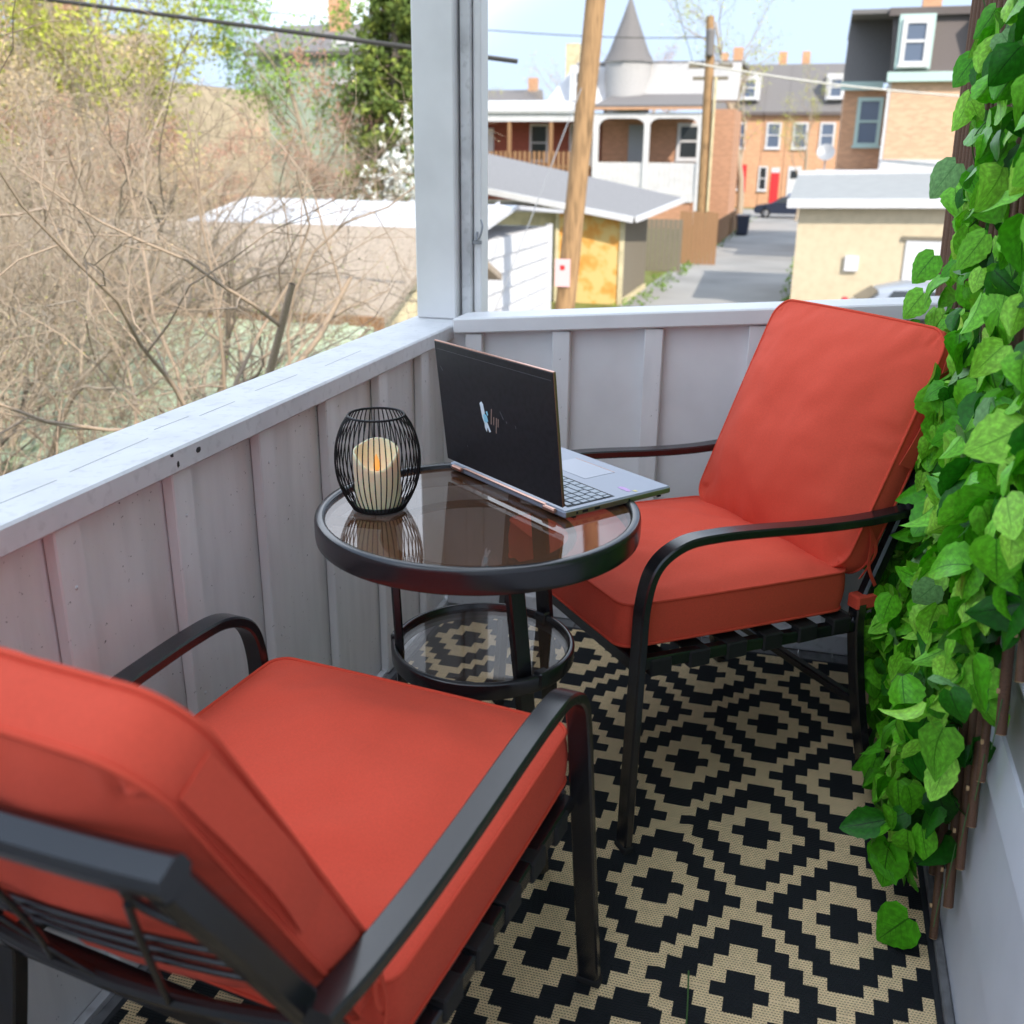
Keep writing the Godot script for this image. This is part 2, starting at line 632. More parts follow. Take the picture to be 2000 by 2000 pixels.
	M.cream = tri(smat(Color(0.66, 0.57, 0.36), 0.8), soft, 0.4)
	M.tan_wall = tri(smat(Color(0.56, 0.47, 0.33), 0.9), faint, 0.6)
	M.yellow_wood = tri(smat(Color(0.62, 0.44, 0.17), 0.8), ntex(512, 0.012, 4, [[0.0, Color(0.98, 0.78, 0.55)], [0.3, Color(1.0, 0.86, 0.68)], [0.55, Color(1, 1, 1)], [1.0, Color(1, 1, 1)]], FastNoiseLite.TYPE_SIMPLEX_SMOOTH, 44), 0.3)
	M.wood_grey = tri(smat(Color(0.23, 0.20, 0.15), 0.9), grain, 0.7)
	M.wood_brown = tri(smat(Color(0.36, 0.20, 0.10), 0.9), grain, 0.7)
	M.wood_pole = tri(smat(Color(0.43, 0.26, 0.125), 0.85), ntex(512, 0.02, 5, [[0.0, 0.45], [0.45, 0.85], [1.0, 1.0]], FastNoiseLite.TYPE_SIMPLEX_SMOOTH, 45), 1.0)
	M.wood_pole.uv1_scale = Vector3(2.2, 0.16, 2.2)
	M.roof_grey = tri(smat(Color(0.24, 0.24, 0.25), 0.85), grain, 0.5)
	M.roof_brown = tri(smat(Color(0.40, 0.33, 0.26), 0.9), grain, 0.5)
	M.roof_flat = tri(smat(Color(0.27, 0.28, 0.28), 0.8), faint, 0.3)
	M.glass_dark = smat(Color(0.03, 0.035, 0.04), 0.1)
	M.glass_blue = smat(Color(0.10, 0.13, 0.19), 0.1)
	M.red_paint = smat(Color(0.55, 0.025, 0.03), 0.5)
	M.blue_paint = smat(Color(0.03, 0.09, 0.26), 0.5)
	M.grey_metal = smat(Color(0.28, 0.29, 0.31), 0.5, 0.3)
	M.cable = smat(Color(0.035, 0.033, 0.03), 0.6)
	M.cable_pale = smat(Color(0.55, 0.53, 0.48), 0.6)
	M.car_silver = smat(Color(0.34, 0.36, 0.39), 0.3, 0.5)
	M.car_dark = smat(Color(0.03, 0.04, 0.07), 0.3, 0.3)
	M.car_glass = smat(Color(0.04, 0.045, 0.05), 0.08)
	M.sign_pink = smat(Color(0.72, 0.46, 0.47), 0.6)
	M.siding_green = tri(smat(Color(0.33, 0.40, 0.33), 0.8), soft, 0.3)
	M.siding_tan = tri(smat(Color(0.56, 0.46, 0.33), 0.85), soft, 0.3)


func leafmat(c: Color) -> StandardMaterial3D:
	var m := smat(c, 0.7, 0.0, 0.3)
	m.backlight_enabled = true
	m.backlight = Color(0.3, 0.3, 0.2)
	return m


func far_top(x: float) -> float:
	return 0.868 + (x + 0.953) * 0.082


func build_porch() -> void:
	# floor boards run along the porch
	var base := MB.new()
	base.bx(-1.14, 0.50, -0.30, -0.030, -3.0, 3.2)
	var fl := structure("porch_floor", base, M.deck)
	for i in 18:
		var x := -1.12 + i * 0.091
		boxpart("board", M.deck, fl, x, x + 0.088, -0.0298, -0.006, -2.70, 3.2, 0.002)

	# railing wall along the garden side
	var lw := thing("railing_wall", "long pale grey board and batten railing wall on the garden side, with a wide flat cap", "railing wall", Vector3(-1.0, 0, -1.4))
	var o := lw.position
	var starts := []
	for i in 12:
		starts.append(-2.475 + i * 0.2795)
	for i in starts.size():
		var z: float = starts[i]
		boxpart("batten", M.paint, lw, -1.0 - o.x, -0.978 - o.x, 0.0, 0.803, z - 0.055 - o.z, z - o.z, 0.0025)
		for y in [0.07, 0.38, 0.72]:
			var nb := MB.new()
			nb.lathe(PackedVector2Array([Vector2(0.0034, -0.001), Vector2(0.0034, 0.0006), Vector2(0.0001, 0.0010)]), 8)
			put("nail_head", nb.mesh(), M.paint_worn, lw, Transform3D(Basis(Vector3.BACK, -PI / 2), Vector3(-0.978 - o.x, y + 0.02 * sin(i * 2.3 + y * 9.0), z - 0.028 - o.z)))
	for i in starts.size():
		var z0: float = starts[i] - 0.03
		var z1: float = (starts[i + 1] if i + 1 < starts.size() else starts[i] + 0.28) - 0.034
		boxpart("panel", M.paint, lw, -1.05 - o.x, -1.002 - o.x, 0.0, 0.803, z0 - o.z, z1 - o.z)
	boxpart("panel", M.paint, lw, -1.05 - o.x, -1.003 - o.x, 0.0, 0.803, -2.70 - o.z, -2.509 - o.z)
	boxpart("base_trim", M.paint_worn, lw, -1.0 - o.x, -0.984 - o.x, -0.006, 0.006, -2.67 - o.z, 1.6 - o.z)
	boxpart("outer_boarding", M.paint_worn, lw, -1.10 - o.x, -1.052 - o.x, -0.3, 0.803, -2.75 - o.z, 1.6 - o.z)
	boxpart("cap_board", M.paint_cap, lw, -1.129 - o.x, -0.966 - o.x, 0.804, 0.846, -2.93 - o.z, 1.6 - o.z, 0.004)
	# weather checks and knot holes in the cap
	rng.seed = 12
	for k in [[-1.045, -1.30, 0.20], [-1.052, -1.62, 0.12], [-1.060, -1.86, 0.17], [-1.035, -1.05, 0.22], [-1.045, -2.15, 0.2], [-1.07, -1.5, 0.1]]:
		var mb := MB.new()
		mb.box(Transform3D(Basis(Vector3.UP, rng.randf_range(-0.03, 0.03)), Vector3(k[0] - o.x, 0.8462, k[1] - o.z)), Vector3(0.0011, 0.0006, k[2]))
		part("crack", mb, M.siding_grey, lw)
	for k in [[-1.42, 0.829, 0.009, 0.006], [-1.345, 0.838, 0.004, 0.004], [-1.36, 0.82, 0.003, 0.006]]:
		var mb := MB.new()
		var poly := PackedVector2Array()
		for a in 9:
			var q := TAU * a / 9
			poly.append(Vector2(cos(q) * k[2], sin(q) * k[3]) * rng.randf_range(0.6, 1.2))
		mb.prism(poly, 0.0, 0.0012, Transform3D(Basis(Vector3.UP, PI / 2), Vector3(-0.9664 - o.x, k[1], k[0] - o.z)))
		part("knot_hole", mb, M.nail, lw)

	# railing wall across the end of the porch; its cap climbs a little to the house
	var fw := thing("railing_wall", "short pale grey board and batten railing wall across the end of the porch", "railing wall", Vector3(-0.3, 0, -2.70))
	var q := fw.position
	for x in [-0.90, -0.648, -0.395, -0.125, 0.135]:
		boxpart("batten", M.paint, fw, x - 0.025 - q.x, x + 0.025 - q.x, 0.03, far_top(x) - 0.045, -2.70 - q.z, -2.677 - q.z, 0.0025)
	var edges := [-1.045, -0.90, -0.648, -0.395, -0.125, 0.135, 0.40]
	for i in edges.size() - 1:
		var x0: float = edges[i] + 0.002
		var x1: float = edges[i + 1] - 0.002
		var mb := MB.new()
		mb.prism(PackedVector2Array([Vector2(x0 - q.x, 0.03), Vector2(x1 - q.x, 0.03), Vector2(x1 - q.x, far_top(x1) - 0.043), Vector2(x0 - q.x, far_top(x0) - 0.043)]), -0.05, -0.002)
		part("panel", mb, M.paint_clean, fw)
	boxpart("base_trim", M.paint_worn, fw, -0.985 - q.x, 0.34 - q.x, -0.004, 0.055, -2.70 - q.z, -2.668 - q.z, 0.003)
	var cap := MB.new()
	var sl := (far_top(0.40) - far_top(-1.0)) / 1.40
	cap.box(Transform3D(Basis(Vector3.BACK, atan(sl)), Vector3(-0.295 - q.x, far_top(-0.295) - 0.021, -2.735 - q.z)), Vector3(1.33, 0.042, 0.135), 0.004)
	part("cap_board", cap, M.paint_clean, fw)

	# corner post with its narrow facing strip
	var ps := thing("porch_post", "square pale grey corner post standing on the railing cap", "post", Vector3(-1.05, 0.846, -2.85))
	boxpart("shaft", M.paint_clean, ps, -0.060, 0.061, 0.001, 1.55, -0.065, 0.065, 0.004)
	boxpart("facing_strip", M.paint_worn, ps, 0.068, 0.098, 0.0, 1.55, -0.035, 0.035, 0.003)
	boxpart("facing_strip", M.paint_clean, ps, 0.1005, 0.124, 0.0, 1.55, -0.045, 0.02, 0.003)
	var hk := MB.new()
	hk.tube(smooth(PackedVector3Array([Vector3(0.112, 0.245, 0.02), Vector3(0.114, 0.225, 0.036), Vector3(0.128, 0.235, 0.045), Vector3(0.134, 0.262, 0.04), Vector3(0.126, 0.28, 0.03)]), 12), 0.0035, 0.0025, 6)
	hk.bx(0.098, 0.126, 0.212, 0.222, 0.0205, 0.026)
	part("hook", hk, M.grey_metal, ps)
	var gap := MB.new()
	gap.bx(0.0615, 0.0675, -0.05, 1.55, -0.03, 0.02)
	part("caulk_gap", gap, M.deck, ps)

	# house wall on the inner side: lapped boards below, flat board above
	var hw := thing("house_wall", "white lap siding wall of the house behind the leafy screen", "house wall", Vector3(0.336, 0, -1.2))
	var w := hw.position
	boxpart("sheathing", M.siding_grey, hw, 0.03, 0.15, -2.6, 3.55, -2.0, 7.2)
	var lap := [[0.0, 0.187], [0.187, 0.400], [0.400, 0.475]]
	for l in lap:
		var mb := MB.new()
		mb.prism(PackedVector2Array([Vector2(-0.004, l[0]), Vector2(0.03, l[0]), Vector2(0.03, l[1]), Vector2(0.006, l[1])]), -2.0, 4.4)
		part("siding_board", mb, M.siding_white, hw)
	boxpart("siding_board", M.siding_grey, hw, 0.012, 0.03, 0.475, 0.60, -2.0, 4.4)
	boxpart("sill_strip", M.siding_white, hw, -0.002, 0.03, 0.60, 0.63, -2.0, 4.4, 0.003)
	for i in 15:
		var y := 0.63 + i * 0.19
		var mb := MB.new()
		mb.prism(PackedVector2Array([Vector2(0.002, y), Vector2(0.03, y), Vector2(0.03, y + 0.19), Vector2(0.012, y + 0.19)]), -2.0, 4.4)
		part("siding_board", mb, M.siding_white, hw)
	boxpart("shoe_moulding", M.deck, hw, -0.020, -0.005, -0.005, 0.02, -1.5, 4.4, 0.003)

	boxpart("eave", M.siding_white, hw, -0.06, 0.6, 3.55, 3.65, -2.1, 7.4)
	# beam carried by the corner post, above the picture
	var bm := thing("porch_beam", "pale grey beam carried by the corner post", "beam", Vector3(-1.05, 2.40, 0))
	boxpart("timber", M.paint_clean, bm, -0.06, 0.06, 0, 0.14, -2.915, 3.2, 0.004)


func build_rug() -> void:
	var x0 := -0.945
	var x1 := 0.305
	var z0 := -2.585
	var z1 := 0.2
	var nu := 140
	var nv := 120
	var p := PackedVector3Array()
	var f := FastNoiseLite.new()
	f.seed = 9
	f.frequency = 1.3
	for j in nv:
		var z := lerpf(z1, z0, float(j) / (nv - 1))
		for i in nu:
			var x := lerpf(x0, x1, float(i) / (nu - 1))
			var c := -0.122 + 0.012 * sin(z * 1.3)
			var d := (x - c) / 0.012
			var y := 0.006 + 0.0045 * (f.get_noise_2d(x, z) + 0.5) + 0.0035 * exp(-d * d)
			p.append(Vector3(x, maxf(y, 0.003), z))
	var mb := MB.new()
	mb.grid(p, nu, nv)
	for k in p.size():
		mb.t[k] = Vector2((p[k].x + 0.3354) / 0.3348, (p[k].z + 1.3513) / 0.4332)
	var r := thing("rug", "flat woven outdoor rug with black and tan stepped diamonds", "rug", Vector3(0, 0, 0))
	part("weave", mb, M.rug, r)
	boxpart("binding", M.rug_binding, r, x0 - 0.012, x0, -0.004, 0.009, z0, z1, 0.002)
	boxpart("binding", M.rug_binding, r, x1, x1 + 0.012, -0.004, 0.009, z0, z1, 0.002)
	boxpart("binding", M.rug_binding, r, x0 - 0.012, x1 + 0.012, -0.004, 0.008, z0 - 0.012, z0, 0.002)
	# a fallen stem lying on the rug
	var st := MB.new()
	st.tube(smooth(PackedVector3Array([Vector3(-0.085, 0.012, -1.37), Vector3(-0.078, 0.014, -1.30), Vector3(-0.072, 0.012, -1.23), Vector3(-0.06, 0.013, -1.12)]), 10), 0.0016, 0.001, 5)
	solo("fallen_stem", st, M.vine, "thin green stem lying on the rug near the front", "stem")


func cushion(a: float, b: float, h: float, crown: float, corner: float, pucker: float, seed_: int, under := 0.5) -> Array:
	# a box pillow: x within a, z within b, y within h / 2 plus the crown; returns [pillow, lower piping, upper piping]
	var f := FastNoiseLite.new()
	f.seed = seed_
	f.frequency = 5.0
	var n := 48
	# the unit square drawn onto the rounded outline
	var rim := func(u: float, v: float) -> Vector2:
		var p := Vector2(u * a, v * b)
		var c := Vector2(signf(u) * (a - corner), signf(v) * (b - corner))
		if absf(p.x) > absf(c.x) and absf(p.y) > absf(c.y):
			p = c + (p - c).normalized() * corner
		return p * (1.0 + 0.010 * (1.0 - u * u * v * v))
	var at := func(u: float, v: float) -> Vector2:
		var t := maxf(maxf(absf(u), absf(v)), 0.0001)
		return Vector2(u * a, v * b).lerp(rim.call(u / t, v / t) * t, pow(t, 4.0))
	var mb := MB.new()
	for face: float in [1.0, -1.0]:
		var amount: float = crown if face > 0 else crown * under
		var p := PackedVector3Array()
		for j in n + 1:
			for i in n + 1:
				# finer steps towards the seams
				var u := sin((2.0 * i / n - 1.0) * PI / 2)
				var v := -sin((2.0 * j / n - 1.0) * PI / 2) * face
				var o: Vector2 = at.call(u, v)
				var t := maxf(absf(u), absf(v))
				var along := (v * b + 3.0 * signf(u)) if absf(u) > absf(v) else (u * a + 9.0 * signf(v))
				var edge := smoothstep(0.72, 0.94, t) * (1.0 - smoothstep(0.96, 1.0, t))
				var pk := sin(along * 88.0 + 7.0 * f.get_noise_1d(along * 2.0)) * (0.35 + 1.1 * f.get_noise_1d(along * 1.4 + 40.0)) * edge * pucker
				var low := f.get_noise_2d(o.x * 1.3 + face * 4.0, o.y * 1.3 + 7.0) * 0.010 * (1.0 - pow(t, 6.0))
				var y := amount * (1.0 - pow(absf(u), 3.0)) * (1.0 - pow(absf(v), 3.0)) + pk + low
				p.append(Vector3(o.x, face * (h / 2 + y), o.y))
		mb.grid(p, n + 1, n + 1)
	var walk := PackedVector2Array()
	for k in n:
		walk.append(rim.call(1.0, 1.0 - 2.0 * k / n))
	for k in n:
		walk.append(rim.call(1.0 - 2.0 * k / n, -1.0))
	for k in n:
		walk.append(rim.call(-1.0, -1.0 + 2.0 * k / n))
	for k in n:
		walk.append(rim.call(-1.0 + 2.0 * k / n, 1.0))
	var sidep := PackedVector3Array()
	for y: float in [-0.5, -0.3, 0.0, 0.3, 0.5]:
		for k in walk.size():
			var o := walk[k]
			var puff := 1.0 + 0.014 * (1.0 - 4.0 * y * y) + f.get_noise_2d(k * 0.08, y) * 0.006 * (1.0 - 4.0 * y * y)
			sidep.append(Vector3(o.x * puff, y * h, o.y * puff))
	mb.grid(sidep, walk.size(), 5, true)
	var pipes := []
	for sg in [-1.0, 1.0]:
		var path := PackedVector3Array()
		for k in walk.size() + 1:
			var o := walk[k % walk.size()] * 1.003
			path.append(Vector3(o.x, sg * h / 2, o.y))
		var pb := MB.new()
		pb.tube(path, 0.0031, 0.0031, 6, false)
		pipes.append(pb)
	return [mb, pipes[0], pipes[1]]


func ribbon(pts: PackedVector3Array, side: Vector3, w: float) -> MB:
	var mb := MB.new()
	mb.bar(smooth(pts, 14), side, w, 0.0016, 0.0004)
	return mb


func build_chair(label: String, at: Vector3, turn: float, w: float, k: float, seed_: int, zt := 0.535, plump := 0.056) -> Node3D:
	var t := thing("patio_chair", label, "chair", at, turn, "cushioned patio chairs by the table")
	var X := Vector3.RIGHT
	var y0 := 0.0105
	for s in [-1.0, 1.0]:
		# arm and front leg are one bent flat bar
		var raw := PackedVector3Array([Vector3(s * (w + 0.022), y0, -0.300), Vector3(s * (w + 0.013), 0.20 * k, -0.290), Vector3(s * (w + 0.004), 0.40 * k, -0.279), Vector3(s * w, 0.50 * k, -0.272), Vector3(s * w, 0.565 * k, -0.250), Vector3(s * w, 0.598 * k, -0.195), Vector3(s * w, 0.603 * k, -0.12), Vector3(s * w, 0.598 * k, -0.02), Vector3(s * w, 0.589 * k, 0.10), Vector3(s * w, 0.584 * k, 0.22), Vector3(s * w, 0.587 * k, 0.33), Vector3(s * w, 0.596 * k, 0.405)])
		var mb := MB.new()
		mb.bar(smooth(raw, 66), X, 0.036, 0.018, 0.003)
		part("armrest", mb, M.steel, t)
		var ft := MB.new()
		ft.bx(s * (w + 0.022) - 0.020, s * (w + 0.022) + 0.020, 0.0095, 0.024, -0.311, -0.289, 0.002)
		part("foot_cap", ft, M.rubber, t)
		# rear leg
		var rl := MB.new()
		rl.bar(smooth(PackedVector3Array([Vector3(s * (w - 0.012), y0, 0.345), Vector3(s * (w - 0.014), 0.16 * k, 0.305), Vector3(s * (w - 0.016), 0.33 * k, 0.272), Vector3(s * (w - 0.018), 0.40 * k, 0.27)]), 14), X, 0.030, 0.024, 0.003)
		part("rear_leg", rl, M.steel, t)
		# back upright
		var up := MB.new()
		up.bar(smooth(PackedVector3Array([Vector3(s * (w - 0.022), 0.345 * k, 0.262), Vector3(s * (w - 0.022), 0.50 * k, lerpf(0.262, zt, 0.29)), Vector3(s * (w - 0.022), 0.70 * k, lerpf(0.262, zt, 0.70)), Vector3(s * (w - 0.022), 0.828 * k, lerpf(0.262, zt, 0.975))]), 14), X, 0.026, 0.030, 0.005)
		part("back_upright", up, M.steel, t)
		var sr := MB.new()
		sr.bar(PackedVector3Array([Vector3(s * (w - 0.018), 0.372 * k, -0.272), Vector3(s * (w - 0.018), 0.352 * k, 0.27)]), X, 0.022, 0.026, 0.003)
		part("seat_rail", sr, M.steel, t)
	for e in [[-0.268, 0.372], [0.262, 0.352]]:
		var fr := MB.new()
		fr.bar(PackedVector3Array([Vector3(-w + 0.022, e[1] * k, e[0]), Vector3(w - 0.022, e[1] * k, e[0])]), Vector3.BACK, 0.026, 0.030, 0.003)
		part("seat_rail", fr, M.steel, t)
	var rb := MB.new()
	rb.bar(PackedVector3Array([Vector3(-w + 0.02, 0.17 * k, 0.302), Vector3(w - 0.02, 0.17 * k, 0.302)]), Vector3.BACK, 0.020, 0.020, 0.003)
	part("stretcher", rb, M.steel, t)
	# webbing under the cushion
	for i in 6:
		var z := -0.22 + i * 0.088
		boxpart("strap", M.webbing, t, -w + 0.006, w - 0.006, 0.362 * k + 0.012, 0.362 * k + 0.016, z - 0.024, z + 0.024)
		for s in [-1.0, 1.0]:
			boxpart("strap_loop", M.webbing, t, s * (w - 0.018) - 0.0145, s * (w - 0.018) + 0.0145, 0.362 * k - 0.018 - 0.02 * (z * 0.04), 0.362 * k + 0.018, z - 0.024, z + 0.024, 0.003)
	# back frame: rails, three wires, two bent rods and two loops
	var lean := Vector3(0, 0.497 * k, zt - 0.262).normalized()
	var behind := Vector3(0, -lean.z, lean.y)
	var foot := Vector3(0, 0.345 * k, 0.262)
	var back := func(u: float, x: float, off := 0.0) -> Vector3:
		var a := Vector3(x, 0.345 * k, 0.262)
		var b := Vector3(x, 0.842 * k, zt)
		return a.lerp(b, u) + behind * off
	var tr := MB.new()
	var pts := PackedVector3Array()
	for i in 17:
		var q := -1.0 + i / 8.0
		pts.append(back.call(1.0, q * (w - 0.0075), 0.012 * (1.0 - q * q)))
	tr.bar(pts, behind, 0.031, 0.026, 0.006)
	part("top_rail", tr, M.steel, t)
	var lr := MB.new()
	pts = PackedVector3Array()
	for i in 17:
		var q := -1.0 + i / 8.0
		pts.append(back.call(0.40, q * (w - 0.03), 0.030 * (1.0 - q * q)))
	lr.bar(pts, lean, 0.024, 0.016, 0.005)
	part("lower_rail", lr, M.steel, t)
	for i in 3:
		var wi := MB.new()
		pts = PackedVector3Array()
		for j in 15:
			var q := -1.0 + j / 7.0
			pts.append(back.call(0.60 + i * 0.055, q * (w - 0.034), 0.020 * (1.0 - q * q)))
		wi.tube(pts, 0.0036, 0.0036, 7)
		part("back_wire", wi, M.steel, t)
	for s in [-1.0, 1.0]:
		var rod := MB.new()
		rod.tube(smooth(PackedVector3Array([back.call(0.985, s * 0.075, 0.022), back.call(0.80, s * 0.055, 0.027), back.call(0.60, s * 0.022, 0.030), back.call(0.41, s * -0.03, 0.031)]), 20), 0.0036, 0.0036, 7)
		part("back_rod", rod, M.steel, t)
		var rod2 := MB.new()
		rod2.tube(smooth(PackedVector3Array([back.call(0.885, s * 0.213, 0.012), back.call(0.74, s * 0.186, 0.020), back.call(0.57, s * 0.152, 0.025), back.call(0.41, s * 0.118, 0.028)]), 20), 0.0036, 0.0036, 7)
		part("back_rod", rod2, M.steel, t)
		var lo := MB.new()
		lo.tube(smooth(PackedVector3Array([back.call(0.93, s * (w - 0.03), 0.004), back.call(0.925, s * 0.222, 0.006), back.call(0.89, s * 0.212, 0.008), back.call(0.845, s * 0.222, 0.007), back.call(0.80, s * (w - 0.03), 0.004)]), 18), 0.0042, 0.0042, 7)
		part("back_loop", lo, M.steel, t)

	# cushions
	var sc := cushion(w - 0.024, 0.272, 0.085, 0.030, 0.032, 0.0016, seed_)
	var sx := Transform3D(Basis(Vector3.RIGHT, 0.035), Vector3(0, 0.438 * k, -0.028))
	var so := put("seat_cushion", sc[0].mesh(), M.cloth, t, sx)
	part("piping", sc[1], M.cloth_seam, so)
	part("piping", sc[2], M.cloth_seam, so)
	var bc := cushion(w - 0.024, 0.262, 0.056, plump, 0.050, 0.0075, seed_ + 5, 0.85)
	# local up of the cushion points forward out of the back
	var fwd := -behind
	var bb := Basis(Vector3.RIGHT, fwd, Vector3.RIGHT.cross(fwd)).orthonormalized()
	var bo := put("back_cushion", bc[0].mesh(), M.cloth, t, Transform3D(bb, foot + lean * (0.372 - 0.1 * (k - 0.99)) - behind * 0.064))
	part("piping", bc[1], M.cloth_seam, bo)
	part("piping", bc[2], M.cloth_seam, bo)
	# ties at the lower corners and folded tabs on the flanks
	for s in [-1.0, 1.0]:
		var x: float = s * (w - 0.020)
		part("cushion_tie", ribbon(PackedVector3Array([Vector3(x, 0.565 * k, 0.27), Vector3(x + s * 0.006, 0.535 * k, 0.285), Vector3(x + s * 0.010, 0.50 * k, 0.29), Vector3(x + s * 0.006, 0.455 * k, 0.262)]), Vector3(0, 0.4, 0.9).normalized(), 0.009), M.cloth_seam, t)
		part("cushion_tie", ribbon(PackedVector3Array([Vector3(x, 0.565 * k, 0.275), Vector3(x + s * 0.008, 0.53 * k, 0.278), Vector3(x + s * 0.012, 0.48 * k, 0.275), Vector3(x + s * 0.012, 0.435 * k, 0.30)]), Vector3(0, 0.4, 0.9).normalized(), 0.008), M.cloth_seam, t)
		var band := MB.new()
		band.bx(s * (w - 0.020) - 0.017, s * (w - 0.020) + 0.017, 0.388 * k, 0.418 * k, 0.255, 0.315, 0.004)
		part("cushion_band", band, M.cloth, t)
		part("side_tab", ribbon(PackedVector3Array([foot + lean * 0.59 - behind * 0.062 + X * s * (w - 0.019), foot + lean * 0.51 - behind * 0.062 + X * s * (w - 0.008), foot + lean * 0.43 - behind * 0.062 + X * s * (w - 0.004), foot + lean * 0.35 - behind * 0.062 + X * s * (w - 0.014)]), behind, 0.038), M.cloth, t)
	return t


func build_table() -> void:
	var c := Vector3(-0.521, 0, -1.5735)
	var t := thing("bistro_table", "small round table with brown tinted glass top and dark metal rim", "table", c)
	var rim := MB.new()
	var R := 0.2818
	rim.lathe(PackedVector2Array([Vector2(R - 0.022, 0.700), Vector2(R - 0.022, 0.680), Vector2(R - 0.020, 0.678), Vector2(R - 0.004, 0.678), Vector2(R - 0.001, 0.681), Vector2(R, 0.690), Vector2(R, 0.712), Vector2(R - 0.001, 0.718), Vector2(R - 0.004, 0.7215), Vector2(R - 0.012, 0.722), Vector2(R - 0.016, 0.7205), Vector2(R - 0.018, 0.717), Vector2(R - 0.018, 0.708), Vector2(R - 0.022, 0.700)]), 96)
	part("rim", rim, M.steel, t)
	var gl := MB.new()
	gl.lathe(PackedVector2Array([Vector2(0.001, 0.708), Vector2(R - 0.0185, 0.708), Vector2(R - 0.0185, 0.7135), Vector2(0.001, 0.7135)]), 96)
	# separate smooth top and bottom faces
	var g2 := MB.new()
	for y in [0.7078, 0.7138]:
		var prev := Vector3.ZERO
		for s in 97:
			var a := TAU * s / 96
			var p := Vector3(cos(a) * (R - 0.0185), y, sin(a) * (R - 0.0185))
			if s > 0:
				g2.otri(Vector3(0, y, 0), prev, p, Vector3(0, 1 if y > 0.71 else -1, 0))
			prev = p
	part("glass_top", g2, M.tinted_glass, t)
	var under := MB.new()
	under.ring(Vector3(0, 0.672, 0), Vector3.RIGHT, Vector3.BACK, 0.165, 0.008, 64, 8)
	part("support_ring", under, M.steel, t)
	var legs := [[Vector3(0.098, 0.672, 0.122), Vector3(0.134, 0.0105, 0.035)], [Vector3(-0.155, 0.672, 0.024), Vector3(-0.097, 0.0105, 0.098)], [Vector3(0.075, 0.672, -0.132), Vector3(0.10, 0.0105, -0.215)]]
	for l in legs:
		var mb := MB.new()
		var a: Vector3 = l[0]
		var b: Vector3 = l[1]
		var dirv := (b - a).normalized()
		var rad := Vector3(a.x + b.x, 0, a.z + b.z).normalized()
		var side := dirv.cross(rad).normalized()
		mb.bar(PackedVector3Array([b, a]), side, 0.034, 0.016, 0.003)
		part("leg", mb, M.steel, t)
		var arm := MB.new()
		arm.bar(PackedVector3Array([a + Vector3(0, 0.006, 0), Vector3(a.x, 0, a.z).normalized() * (R - 0.012) + Vector3(0, 0.682, 0)]), Vector3(0, 1, 0), 0.016, 0.010, 0.002)
		part("bracket", arm, M.steel, t)
	var sh := MB.new()
	var hr := 0.452
	var off := Vector3(0.008, 0, 0.0)
	sh.lathe(PackedVector2Array([Vector2(0.150, hr - 0.014), Vector2(0.164, hr - 0.016), Vector2(0.166, hr - 0.013), Vector2(0.167, hr + 0.010), Vector2(0.165, hr + 0.014), Vector2(0.160, hr + 0.0155), Vector2(0.156, hr + 0.014), Vector2(0.155, hr + 0.002), Vector2(0.150, hr - 0.004), Vector2(0.150, hr - 0.014)]), 80, off)
	part("shelf_ring", sh, M.steel, t)
	var sg := MB.new()
	for y in [hr + 0.0022, hr + 0.0062]:
		var prev := Vector3.ZERO
		for s in 81:
			var a := TAU * s / 80
			var p := Vector3(cos(a) * 0.1545, y, sin(a) * 0.1545) + off
			if s > 0:
				sg.otri(Vector3(0, y, 0) + off, prev, p, Vector3(0, 1 if y > hr + 0.004 else -1, 0))
			prev = p
	part("glass_shelf", sg, M.shelf_glass, t)
	for ang in [171.0, -62.0, 33.0]:
		var q := deg_to_rad(ang)
		var cl := MB.new()
		cl.box(Transform3D(Basis(Vector3.UP, -q), off + Vector3(cos(q) * 0.160, hr + 0.005, sin(q) * 0.160)), Vector3(0.020, 0.028, 0.024), 0.003)
		part("clip", cl, M.steel, t)


